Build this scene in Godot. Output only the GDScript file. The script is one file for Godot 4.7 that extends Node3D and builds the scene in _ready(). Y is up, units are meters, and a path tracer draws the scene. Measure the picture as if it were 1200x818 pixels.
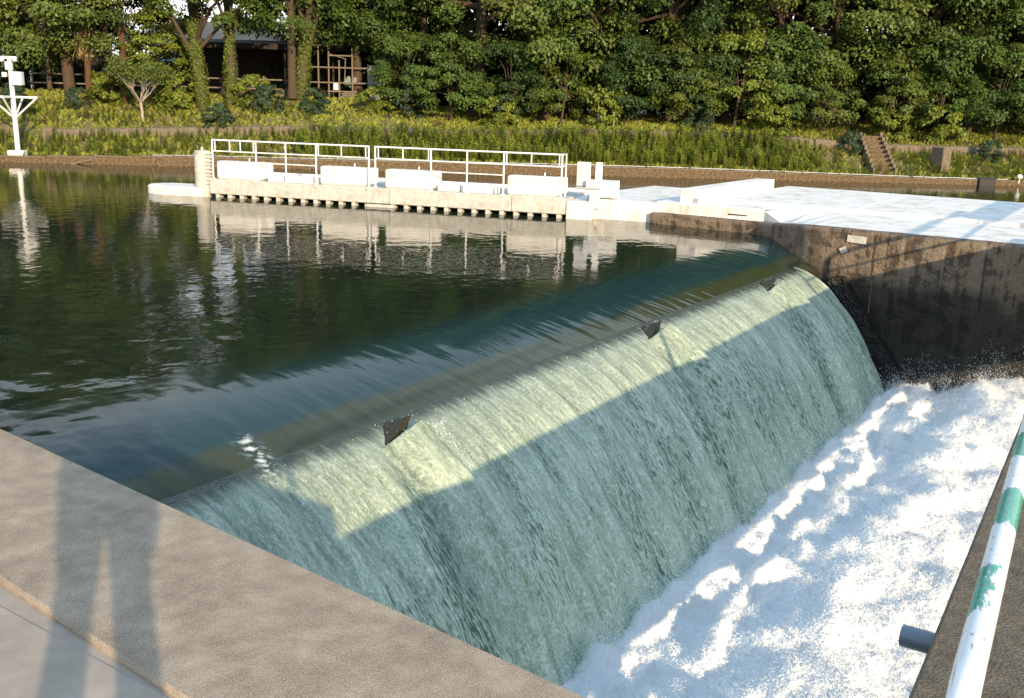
extends Node3D
# A low weir on a river: near walkway and foot bridge, overflow, basin of white water, far pier and wooded bank.
# x runs downstream, -z across the river, y = 0 is the upstream water level.

var rng := RandomNumberGenerator.new()
var used := {}
var M := {}

# ------------------------------------------------------------------ helpers
class MB:
	var v := PackedVector3Array()
	var n := PackedVector3Array()
	var c := PackedColorArray()
	var ix := PackedInt32Array()
	var uv := PackedVector2Array()
	func tri(a: Vector3, b: Vector3, d: Vector3, col := Color.WHITE, out := Vector3.ZERO):
		var g := (d - a).cross(b - a)
		if g.length_squared() < 1e-14:
			return
		if out != Vector3.ZERO and g.dot(out) < 0.0:
			var t := b
			b = d
			d = t
			g = -g
		g = g.normalized()
		var k := v.size()
		v.append(a); v.append(b); v.append(d)
		n.append(g); n.append(g); n.append(g)
		c.append(col); c.append(col); c.append(col)
		ix.append(k); ix.append(k + 1); ix.append(k + 2)
	func quad(a: Vector3, b: Vector3, d: Vector3, e: Vector3, col := Color.WHITE, out := Vector3.ZERO):
		tri(a, b, d, col, out)
		tri(a, d, e, col, out)
	func box(at: Vector3, size: Vector3, bev := 0.012, bas := Basis.IDENTITY, col := Color.WHITE):
		var h := size * 0.5
		bev = minf(bev, minf(h.x, minf(h.y, h.z)) * 0.45)
		var P := func(s: Vector3, ax: int) -> Vector3:
			var p := Vector3(s.x * h.x, s.y * h.y, s.z * h.z)
			for k in 3:
				if k != ax:
					p[k] -= s[k] * bev
			return at + bas * p
		for ax in 3:
			var a1 := (ax + 1) % 3
			var a2 := (ax + 2) % 3
			for s in [-1.0, 1.0]:
				var q := []
				for m in [[-1.0, -1.0], [1.0, -1.0], [1.0, 1.0], [-1.0, 1.0]]:
					var w := Vector3.ZERO
					w[ax] = s
					w[a1] = m[0]
					w[a2] = m[1]
					q.append(P.call(w, ax))
				var o := Vector3.ZERO
				o[ax] = s
				quad(q[0], q[1], q[2], q[3], col, bas * o)
			for s1 in [-1.0, 1.0]:
				for s2 in [-1.0, 1.0]:
					var lo := Vector3.ZERO
					var hi := Vector3.ZERO
					lo[a1] = s1; lo[a2] = s2; hi[a1] = s1; hi[a2] = s2
					lo[ax] = -1.0
					hi[ax] = 1.0
					var o2 := Vector3.ZERO
					o2[a1] = s1
					o2[a2] = s2
					quad(P.call(lo, a1), P.call(hi, a1), P.call(hi, a2), P.call(lo, a2), col, bas * o2)
		for sx in [-1.0, 1.0]:
			for sy in [-1.0, 1.0]:
				for sz in [-1.0, 1.0]:
					var s3 := Vector3(sx, sy, sz)
					tri(P.call(s3, 0), P.call(s3, 1), P.call(s3, 2), col, bas * s3)
	func tube(pts: Array, rad: Array, seg := 8, col := Color.WHITE, cap := true):
		# smooth tube through points; rad has one radius per point or a single one
		var k0 := v.size()
		var up := Vector3.UP
		var first: Vector3 = (pts[1] - pts[0]).normalized()
		if absf(first.dot(up)) > 0.9:
			up = Vector3.RIGHT
		var side := first.cross(up).normalized()
		for i in pts.size():
			var t: Vector3
			if i == 0:
				t = first
			elif i == pts.size() - 1:
				t = (pts[i] - pts[i - 1]).normalized()
			else:
				t = ((pts[i + 1] - pts[i]).normalized() + (pts[i] - pts[i - 1]).normalized()).normalized()
			side = (side - t * side.dot(t)).normalized()
			var o := t.cross(side)
			var r: float = rad[mini(i, rad.size() - 1)]
			for s in seg:
				var a := TAU * s / seg
				var d := side * cos(a) + o * sin(a)
				v.append(pts[i] + d * r)
				n.append(d)
				c.append(col)
		for i in pts.size() - 1:
			for s in seg:
				var a := k0 + i * seg + s
				var b := k0 + i * seg + (s + 1) % seg
				strip_tri(a, b, a + seg)
				strip_tri(b, b + seg, a + seg)
		if cap:
			for e in [0, pts.size() - 1]:
				var ctr: Vector3 = pts[e]
				var d2: Vector3 = (pts[0] - pts[1]) if e == 0 else (pts[e] - pts[e - 1])
				for s in seg:
					tri(ctr, v[k0 + e * seg + s], v[k0 + e * seg + (s + 1) % seg], col, d2)
	func strip_tri(a: int, b: int, d: int):
		var g := (v[d] - v[a]).cross(v[b] - v[a])
		if g.dot(n[a] + n[b] + n[d]) < 0.0:
			ix.append(a); ix.append(d); ix.append(b)
		else:
			ix.append(a); ix.append(b); ix.append(d)
	func ball(at: Vector3, r: Vector3, rings := 8, seg := 12, col := Color.WHITE):
		var k0 := v.size()
		for i in rings + 1:
			var p := PI * i / rings
			for s in seg:
				var a := TAU * s / seg
				var d := Vector3(sin(p) * cos(a), cos(p), sin(p) * sin(a))
				v.append(at + d * r)
				n.append((d / r).normalized())
				c.append(col)
		for i in rings:
			for s in seg:
				var a := k0 + i * seg + s
				var b := k0 + i * seg + (s + 1) % seg
				strip_tri(a, b, a + seg)
				strip_tri(b, b + seg, a + seg)
	func grid(nu: int, nv: int, pos: PackedVector3Array, cols := PackedColorArray()):
		# smooth grid of nu x nv points; normals from neighbours, facing up or outwards as wound
		var k0 := v.size()
		v.append_array(pos)
		for j in nv:
			for i in nu:
				var a := pos[j * nu + maxi(i - 1, 0)]
				var b := pos[j * nu + mini(i + 1, nu - 1)]
				var d := pos[maxi(j - 1, 0) * nu + i]
				var e := pos[mini(j + 1, nv - 1) * nu + i]
				n.append((e - d).cross(b - a).normalized())
		if cols.size():
			c.append_array(cols)
		else:
			var w := PackedColorArray()
			w.resize(pos.size())
			w.fill(Color.WHITE)
			c.append_array(w)
		var q := PackedInt32Array()
		q.resize((nu - 1) * (nv - 1) * 6)
		var m := 0
		for j in nv - 1:
			for i in nu - 1:
				var a := k0 + j * nu + i
				q[m] = a; q[m + 1] = a + 1; q[m + 2] = a + nu
				q[m + 3] = a + 1; q[m + 4] = a + nu + 1; q[m + 5] = a + nu
				m += 6
		ix.append_array(q)
	func mesh(mat: Material = null) -> ArrayMesh:
		var am := ArrayMesh.new()
		var arr := []
		arr.resize(Mesh.ARRAY_MAX)
		arr[Mesh.ARRAY_VERTEX] = v
		arr[Mesh.ARRAY_NORMAL] = n
		arr[Mesh.ARRAY_COLOR] = c
		arr[Mesh.ARRAY_INDEX] = ix
		if uv.size() == v.size(): arr[Mesh.ARRAY_TEX_UV] = uv
		am.add_surface_from_arrays(Mesh.PRIMITIVE_TRIANGLES, arr)
		if mat:
			am.surface_set_material(0, mat)
		return am

func numbered(called: String) -> String:
	if not used.has(called):
		used[called] = 0
		return called
	used[called] += 1
	return "%s_%03d" % [called, used[called]]

func tag(o: Node, label: String, category: String, group := "", kind := "") -> Node:
	if label: o.set_meta("label", label)
	if category: o.set_meta("category", category)
	if group: o.set_meta("group", group)
	if kind: o.set_meta("kind", kind)
	return o

func thing(called: String, label: String, category: String, at := Vector3.ZERO, turn := 0.0, group := "") -> Node3D:
	var o := Node3D.new()
	o.name = numbered(called)
	add_child(o)
	o.position = at
	o.rotation.y = turn
	tag(o, label, category, group)
	return o

func put(called: String, mesh: Mesh, mat: Material, parent: Node = self) -> MeshInstance3D:
	var o := MeshInstance3D.new()
	o.mesh = mesh
	if mat: o.material_override = mat
	if parent == self:
		o.name = numbered(called)
		add_child(o)
	else:
		o.name = called
		parent.add_child(o, true)
	return o

func part(called: String, mb: MB, mat: Material, parent: Node = self) -> MeshInstance3D:
	return put(called, mb.mesh(), mat, parent)

func struct(called: String, mb: MB, mat: Material, label := "") -> MeshInstance3D:
	var o := put(called, mb.mesh(), mat)
	o.set_meta("kind", "structure")
	if label: o.set_meta("label", label)
	return o

func copy(o: Node3D, label: String, at: Vector3, turn := 0.0, size := Vector3.ONE, group := "") -> Node3D:
	var base := String(o.name).rstrip("0123456789")
	if base.ends_with("_"): base = base.left(-1)
	var d: Node3D = o.duplicate()
	d.name = numbered(base)
	add_child(d)
	d.position = at
	d.rotation.y = turn
	d.scale = size
	d.set_meta("label", label)
	if group: d.set_meta("group", group)
	return d

func noise(sd: int, freq: float, oct := 4, type := FastNoiseLite.TYPE_SIMPLEX_SMOOTH) -> FastNoiseLite:
	var f := FastNoiseLite.new()
	f.seed = sd
	f.frequency = freq
	f.noise_type = type
	f.fractal_octaves = oct
	f.fractal_type = FastNoiseLite.FRACTAL_FBM if oct > 1 else FastNoiseLite.FRACTAL_NONE
	return f

func bytes(f: FastNoiseLite, size: int) -> PackedByteArray:
	var im := f.get_seamless_image(size, size, false, false, 0.1, true)
	im.convert(Image.FORMAT_L8)
	return im.get_data()

func ramp_tex(size: int, layers: Array, stops: Array) -> ImageTexture:
	# layers: [bytes, weight]; their weighted sum (0..1) runs through a colour ramp
	var g := Gradient.new()
	g.offsets = PackedFloat32Array(stops.map(func(s): return s[0]))
	g.colors = PackedColorArray(stops.map(func(s): return s[1]))
	var lut := PackedByteArray()
	for i in 256:
		var col := g.sample(i / 255.0)
		lut.append(int(col.r * 255)); lut.append(int(col.g * 255)); lut.append(int(col.b * 255))
	var tot := 0.0
	for l in layers: tot += l[1]
	var outp := PackedByteArray()
	outp.resize(size * size * 3)
	for i in size * size:
		var x := 0.0
		for l in layers:
			x += l[0][i] * l[1]
		var k := clampi(int(x / tot), 0, 255) * 3
		outp[i * 3] = lut[k]; outp[i * 3 + 1] = lut[k + 1]; outp[i * 3 + 2] = lut[k + 2]
	var im := Image.create_from_data(size, size, false, Image.FORMAT_RGB8, outp)
	return ImageTexture.create_from_image(im)

func normal_tex(size: int, layers: Array, strength: float) -> ImageTexture:
	var outp := PackedFloat32Array()
	outp.resize(size * size)
	var tot := 0.0
	for l in layers: tot += l[1]
	for i in size * size:
		var x := 0.0
		for l in layers: x += l[0][i] * l[1]
		outp[i] = x / tot / 255.0
	var im := Image.create(size, size, false, Image.FORMAT_RGB8)
	var px := PackedByteArray()
	px.resize(size * size * 3)
	for y in size:
		for x in size:
			var dx := (outp[y * size + (x + 1) % size] - outp[y * size + (x - 1 + size) % size]) * strength
			var dy := (outp[((y + 1) % size) * size + x] - outp[((y - 1 + size) % size) * size + x]) * strength
			var w := Vector3(-dx, dy, 1.0).normalized()
			var k := (y * size + x) * 3
			px[k] = int((w.x * 0.5 + 0.5) * 255.0 + 0.5)
			px[k + 1] = int((w.y * 0.5 + 0.5) * 255.0 + 0.5)
			px[k + 2] = int((w.z * 0.5 + 0.5) * 255.0 + 0.5)
	im = Image.create_from_data(size, size, false, Image.FORMAT_RGB8, px)
	return ImageTexture.create_from_image(im)

func streaks(sd: int, size: int, fx: float, fy: float) -> PackedByteArray:
	# vertical streaks that tile across
	var f := noise(sd, 1.0, 4)
	var o := PackedByteArray()
	o.resize(size * size)
	for y in size:
		for x in size:
			var a := TAU * x / size
			var w := f.get_noise_3d(cos(a) * fx, sin(a) * fx, absf(y - size * 0.5) / size * fy * 2.0)
			o[y * size + x] = clampi(int((w * 0.8 + 0.5) * 255.0), 0, 255)
	return o

func solid(col: Color, rough := 0.8, metal := 0.0) -> StandardMaterial3D:
	var m := StandardMaterial3D.new()
	m.albedo_color = col.linear_to_srgb()
	m.roughness = rough
	m.metallic = metal
	return m

func world_tex(m: StandardMaterial3D, tex: Texture2D, scale: float, nrm: Texture2D = null, ns := 1.0) -> StandardMaterial3D:
	m.albedo_texture = tex
	m.uv1_triplanar = true
	m.uv1_world_triplanar = true
	m.uv1_scale = Vector3.ONE * scale
	if nrm:
		m.normal_enabled = true
		m.normal_texture = nrm
		m.normal_scale = ns
	return m

func vcol(m: StandardMaterial3D) -> StandardMaterial3D:
	m.vertex_color_use_as_albedo = true
	return m

func leafmat(back := 0.26) -> StandardMaterial3D:
	var m := StandardMaterial3D.new()
	m.vertex_color_use_as_albedo = true
	m.roughness = 0.5
	m.metallic_specular = 0.35
	m.cull_mode = BaseMaterial3D.CULL_DISABLED
	m.backlight_enabled = true
	m.backlight = Color(back, back, back * 0.6)
	return m

func ss(a: float, b: float, x: float) -> float:
	return smoothstep(a, b, x)
# ------------------------------------------------------------------ scene
func _ready():
	rng.seed = 20240
	var cam := Camera3D.new()
	cam.name = "camera"
	cam.fov = 39.154
	cam.near = 0.05
	cam.far = 2000.0
	var cb := Basis(Vector3.UP, deg_to_rad(33.74)) * Basis(Vector3.RIGHT, deg_to_rad(-14.195)) * Basis(Vector3.BACK, deg_to_rad(1.6))
	cam.transform = Transform3D(cb, Vector3(0, 3.2, 0))
	add_child(cam)
	cam.current = true
	var env := Environment.new()
	env.background_mode = Environment.BG_SKY
	var sm := ProceduralSkyMaterial.new()
	sm.sky_top_color = Color(0.50, 0.625, 0.745)
	sm.sky_horizon_color = Color(0.94, 0.93, 0.905)
	sm.sky_curve = 0.30
	sm.ground_bottom_color = Color(0.25, 0.24, 0.2)
	sm.ground_horizon_color = Color(0.5, 0.52, 0.5)
	sm.sun_angle_max = 20.0
	sm.sky_energy_multiplier = 1.2
	var sky := Sky.new()
	sky.sky_material = sm
	env.sky = sky
	env.tonemap_mode = Environment.TONE_MAPPER_LINEAR
	env.tonemap_exposure = 1.4
	env.ambient_light_source = Environment.AMBIENT_SOURCE_SKY
	env.sdfgi_enabled = true
	env.ssao_enabled = true
	env.ssil_enabled = true
	var we := WorldEnvironment.new()
	we.name = "environment"
	we.environment = env
	add_child(we)
	var sun := DirectionalLight3D.new()
	sun.name = "sun"
	sun.light_color = Color(1.0, 0.895, 0.735)
	sun.light_energy = 1.5
	sun.light_angular_distance = 0.6
	sun.shadow_enabled = true
	var d := Vector3(-0.80, -0.284, -0.56).normalized()
	sun.transform = Transform3D(Basis.looking_at(d, Vector3.UP), Vector3(0, 30, 0))
	add_child(sun)
	make_materials()
	M.cream = solid(Color(0.74, 0.64, 0.50), 0.9)
	M.tanroof = solid(Color(0.50, 0.36, 0.25), 0.85)
	M.shade_wood = solid(Color(0.035, 0.028, 0.022), 0.95)  # near-black tone carries the tree shade in shed and backdrop
	M.darkglass = solid(Color(0.03, 0.035, 0.04), 0.1)
	M.greypanel = solid(Color(0.20, 0.23, 0.21), 0.7)
	M.bluecloth = solid(Color(0.42, 0.55, 0.68), 0.8)
	M.galvlight = solid(Color(0.6, 0.61, 0.61), 0.45, 0.1)
	M.railpaint = solid(Color.WHITE, 0.22)
	M.railpaint.vertex_color_use_as_albedo = true
	M.foam.backlight_enabled = true
	M.foam.backlight = Color(0.4, 0.4, 0.4)
	M.splitter = M.moss_wet
	M.cloth = solid(Color(0.08, 0.08, 0.1), 0.9)
	river_bank()
	near_side()
	far_deck()
	water()
	pier()
	background()
	vegetation()
	photographer()
# ------------------------------------------------------------------ materials
func make_materials():
	var fine := bytes(noise(11, 0.09, 3), 512)
	var mid := bytes(noise(12, 0.02, 5), 512)
	var big := bytes(noise(13, 0.006, 4), 512)
	var grain := bytes(noise(14, 0.35, 2), 512)
	var spk := bytes(noise(15, 0.16, 2, FastNoiseLite.TYPE_CELLULAR), 512)
	var st := streaks(16, 512, 9.0, 0.5)
	var st2 := streaks(17, 512, 3.5, 0.3)
	var n_grain := normal_tex(512, [[grain, 1.0], [fine, 1.2]], 6.0)
	var n_rough := normal_tex(512, [[fine, 1.0], [mid, 1.5], [spk, 0.6]], 9.0)
	var g := func(a): return Color(a[0], a[1], a[2])
	var pg := bytes(noise(18, 0.22, 2), 1024)
	var pm := bytes(noise(19, 0.012, 5), 1024)
	var pf := bytes(noise(20, 0.07, 3), 1024)
	var plarge := bytes(noise(27, 0.004, 3), 1024)
	var sr := RandomNumberGenerator.new()
	sr.seed = 5
	for k in 70:      # scratches and chips
		var q := Vector2(sr.randf(), sr.randf()) * 1024.0
		var dv := Vector2.from_angle(sr.randf() * TAU)
		var tone := 40 if sr.randf() < 0.45 else 235
		for j in sr.randi_range(4, 90):
			q += dv + Vector2(sr.randf_range(-0.4, 0.4), sr.randf_range(-0.4, 0.4))
			for w in 2: pm[(posmod(int(q.y), 1024)) * 1024 + posmod(int(q.x) + w, 1024)] = tone
	M.parapet = world_tex(solid(Color(1, 1, 1), 0.9), ramp_tex(1024, [[pm, 0.45], [pg, 1.2], [pf, 0.2], [plarge, 0.35]],
		[[0.0, g.call([0.36, 0.315, 0.26])], [0.36, g.call([0.52, 0.46, 0.39])], [0.5, g.call([0.61, 0.545, 0.47])], [0.66, g.call([0.68, 0.615, 0.535])], [1.0, g.call([0.84, 0.78, 0.70])]]), 0.6, n_grain, 0.06)
	M.walk = world_tex(solid(Color(1, 1, 1), 0.85), ramp_tex(512, [[mid, 0.6], [big, 1.0], [grain, 0.5]],
		[[0.0, g.call([0.54, 0.49, 0.44])], [0.5, g.call([0.63, 0.575, 0.52])], [1.0, g.call([0.71, 0.655, 0.60])]]), 0.9, n_grain, 0.05)
	M.deck = world_tex(solid(Color(1, 1, 1), 0.9), ramp_tex(512, [[mid, 1.0], [big, 0.8], [grain, 0.9]],
		[[0.0, g.call([0.26, 0.23, 0.19])], [0.5, g.call([0.41, 0.37, 0.31])], [1.0, g.call([0.55, 0.51, 0.44])]]), 1.1, n_grain, 1.0)
	M.wall = vcol(world_tex(solid(Color(1, 1, 1), 0.85), ramp_tex(512, [[st, 0.45], [st2, 0.5], [mid, 1.1], [big, 0.5], [spk, 0.35]],
		[[0.0, g.call([0.18, 0.14, 0.10])], [0.40, g.call([0.30, 0.25, 0.20])], [0.48, g.call([0.46, 0.40, 0.33])], [0.62, g.call([0.47, 0.415, 0.35])], [0.8, g.call([0.60, 0.56, 0.50])], [1.0, g.call([0.68, 0.66, 0.6])]]), 0.22, n_rough, 0.35))
	M.wet = world_tex(solid(Color(1, 1, 1), 0.45), ramp_tex(512, [[mid, 1.0], [st2, 0.8], [fine, 0.4]],
		[[0.0, g.call([0.05, 0.05, 0.04])], [0.5, g.call([0.14, 0.125, 0.10])], [1.0, g.call([0.24, 0.21, 0.16])]]), 0.35, n_rough, 1.0)
	M.moss_wet = world_tex(solid(Color(1, 1, 1), 0.6), ramp_tex(512, [[mid, 1.0], [fine, 1.2]],
		[[0.0, g.call([0.07, 0.06, 0.04])], [0.45, g.call([0.15, 0.135, 0.08])], [0.58, g.call([0.22, 0.22, 0.10])], [1.0, g.call([0.3, 0.31, 0.14])]]), 2.5, n_rough, 1.0)
	M.moss = world_tex(solid(Color(1, 1, 1), 0.95), ramp_tex(512, [[mid, 1.0], [fine, 1.0], [spk, 0.6]],
		[[0.0, g.call([0.20, 0.15, 0.10])], [0.42, g.call([0.34, 0.27, 0.19])], [0.56, g.call([0.50, 0.43, 0.33])], [1.0, g.call([0.62, 0.58, 0.48])]]), 0.8, n_rough, 1.4)
	M.white = world_tex(solid(Color(1, 1, 1), 0.75), ramp_tex(512, [[mid, 0.8], [big, 1.2], [st2, 0.4], [grain, 0.3]],
		[[0.0, g.call([0.66, 0.63, 0.58])], [0.36, g.call([0.86, 0.84, 0.80])], [0.46, g.call([0.905, 0.89, 0.86])], [0.6, g.call([0.93, 0.92, 0.90])], [1.0, g.call([0.95, 0.945, 0.93])]]), 0.3, n_grain, 0.3)
	M.pier = world_tex(solid(Color(1, 1, 1), 0.8), ramp_tex(512, [[mid, 1.0], [st, 0.5], [big, 0.8], [fine, 0.4]],
		[[0.0, g.call([0.55, 0.53, 0.49])], [0.4, g.call([0.74, 0.725, 0.69])], [0.6, g.call([0.82, 0.81, 0.78])], [1.0, g.call([0.88, 0.87, 0.85])]]), 0.5, n_grain, 0.6)
	M.stone = world_tex(solid(Color(1, 1, 1), 0.9), ramp_tex(512, [[mid, 1.0], [fine, 0.6], [spk, 0.4]],
		[[0.0, g.call([0.28, 0.24, 0.19])], [0.5, g.call([0.47, 0.42, 0.35])], [1.0, g.call([0.62, 0.58, 0.50])]]), 0.5, n_rough, 1.2)
	M.bark = world_tex(solid(Color(1, 1, 1), 0.95), ramp_tex(512, [[st, 1.0], [fine, 0.6]],
		[[0.0, g.call([0.16, 0.13, 0.10])], [0.5, g.call([0.33, 0.27, 0.21])], [1.0, g.call([0.5, 0.43, 0.35])]]), 1.4, n_rough, 1.5)
	M.palm_bark = world_tex(solid(Color(1, 1, 1), 0.95), ramp_tex(512, [[fine, 1.0], [mid, 0.6]],
		[[0.0, g.call([0.2, 0.14, 0.09])], [0.5, g.call([0.38, 0.28, 0.19])], [1.0, g.call([0.55, 0.44, 0.31])]]), 2.0, n_rough, 1.5)
	M.pale_bark = solid(Color(0.34, 0.29, 0.23), 0.9)
	M.timber = world_tex(solid(Color(1, 1, 1), 0.9), ramp_tex(512, [[fine, 1.0], [mid, 1.0]],
		[[0.0, g.call([0.33, 0.29, 0.24])], [1.0, g.call([0.60, 0.55, 0.48])]]), 1.0)
	M.paint = solid(Color(0.80, 0.80, 0.79), 0.4)
	M.railwhite = solid(Color(0.74, 0.76, 0.78), 0.25)
	M.galv = solid(Color(0.42, 0.43, 0.44), 0.5, 0.3)
	M.darksteel = solid(Color(0.03, 0.032, 0.034), 0.7)
	M.pvc = solid(Color(0.16, 0.20, 0.24), 0.35)
	M.rubber = solid(Color(0.012, 0.012, 0.012), 0.6)
	M.foam = solid(Color(0.96, 0.96, 0.955), 0.7)
	M.foam.metallic_specular = 0.3
	M.foam.vertex_color_use_as_albedo = true
	M.drop = solid(Color(0.96, 0.96, 0.955), 0.6)
	# water
	var w1 := bytes(noise(21, 0.012, 3), 1024)
	var w2 := bytes(noise(22, 0.035, 3), 1024)
	var n_water := normal_tex(1024, [[w1, 1.0], [w2, 0.45]], 9.0)
	M.river = StandardMaterial3D.new()
	M.river.vertex_color_use_as_albedo = true
	M.river.roughness = 0.045
	M.river.metallic_specular = 0.26
	M.river.uv1_triplanar = true
	M.river.uv1_world_triplanar = true
	M.river.uv1_scale = Vector3.ONE / 9.0
	M.river.normal_enabled = true
	M.river.normal_texture = n_water
	M.river.normal_scale = 0.03
	M.slide = M.river.duplicate()
	M.slide.normal_scale = 0.012
	M.slide.roughness = 0.08
	M.fall = StandardMaterial3D.new()
	M.fall.vertex_color_use_as_albedo = true
	var fl1 := bytes(noise(23, 0.075, 3), 1024)
	var fl2 := bytes(noise(24, 0.018, 3), 1024)
	var fl3 := bytes(noise(25, 0.09, 1, FastNoiseLite.TYPE_CELLULAR), 1024)
	M.fall.albedo_texture = ramp_tex(1024, [[fl1, 1.0], [fl2, 0.6], [fl3, 0.6]],
		[[0.0, g.call([0.58, 0.64, 0.57])], [0.34, g.call([0.74, 0.78, 0.71])], [0.5, g.call([0.84, 0.88, 0.84])], [0.66, g.call([0.97, 0.97, 0.95])], [1.0, g.call([1.0, 1.0, 1.0])]])
	M.fall.normal_enabled = true
	M.fall.normal_texture = normal_tex(1024, [[fl1, 1.0], [fl3, 0.4]], 5.0)
	M.fall.normal_scale = 0.2
	M.fall.roughness = 0.22
	M.fall.metallic_specular = 0.5
	# plants
	M.leaf_olive = leafmat(); M.leaf_olive.albedo_color = Color(0.098, 0.134, 0.025).linear_to_srgb()
	M.leaf_mid = leafmat(); M.leaf_mid.albedo_color = Color(0.074, 0.122, 0.024).linear_to_srgb()
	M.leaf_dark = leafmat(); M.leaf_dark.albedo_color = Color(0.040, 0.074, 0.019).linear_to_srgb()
	M.leaf_yellow = leafmat(); M.leaf_yellow.albedo_color = Color(0.145, 0.19, 0.028).linear_to_srgb()
	M.leaf_blue = leafmat(); M.leaf_blue.albedo_color = Color(0.05, 0.085, 0.045).linear_to_srgb()
	M.weed = leafmat(); M.weed.albedo_color = Color(0.33, 0.39, 0.065).linear_to_srgb()
	M.grass = leafmat(); M.grass.albedo_color = Color(0.30, 0.33, 0.055).linear_to_srgb()
	M.straw = leafmat(0.2); M.straw.albedo_color = Color(0.30, 0.21, 0.10).linear_to_srgb()
	M.ground = StandardMaterial3D.new()
	M.ground.vertex_color_use_as_albedo = true
	M.ground.roughness = 0.95
	world_tex(M.ground, ramp_tex(512, [[fine, 1.0], [mid, 0.8], [grain, 0.6]], [[0.0, Color(0.55, 0.55, 0.55)], [0.5, Color(0.85, 0.85, 0.85)], [1.0, Color(1, 1, 1)]]), 0.6, n_rough, 1.0)

# ------------------------------------------------------------------ the far bank
const BA := Vector3(-42.8, 0, -23.5)
const BD := Vector3(0.795, 0, -0.6066)
const BN := Vector3(-0.6066, 0, -0.795)

func wall_top(s: float) -> float:
	return 0.25 + 0.18 * ss(-2, 9, s) - 0.20 * ss(26, 46, s)

func ledge_low(s: float) -> float:
	return 0.95 + 0.40 * ss(0, 13, s) + 0.22 * ss(18, 28, s) - 0.35 * ss(33, 42, s)

func ground_y(s: float, n: float) -> float:
	var w := wall_top(s)
	var lo := ledge_low(s)
	var hi := 3.0 - 0.5 * ss(15, 22, s)
	if n < 0.7: return w + 0.04 * n
	if n < 2.9: return lerpf(w + 0.03, lo, ss(0.7, 2.9, n) * 0.5 + (n - 0.7) / 2.2 * 0.5)
	if n < 3.35: return lerpf(lo, lo + 0.36, (n - 2.9) / 0.45)
	if n < 8.5: return lerpf(lo + 0.36, hi, pow((n - 3.35) / 5.15, 0.85))
	return hi

func bank(s: float, n: float, up := 0.0) -> Vector3:
	var p := BA + BD * s + BN * n
	p.y = ground_y(s, n) + up
	return p

func bank_turn() -> float:
	return atan2(-BD.z, BD.x)      # turns local x along the bank, local z towards the river

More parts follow.
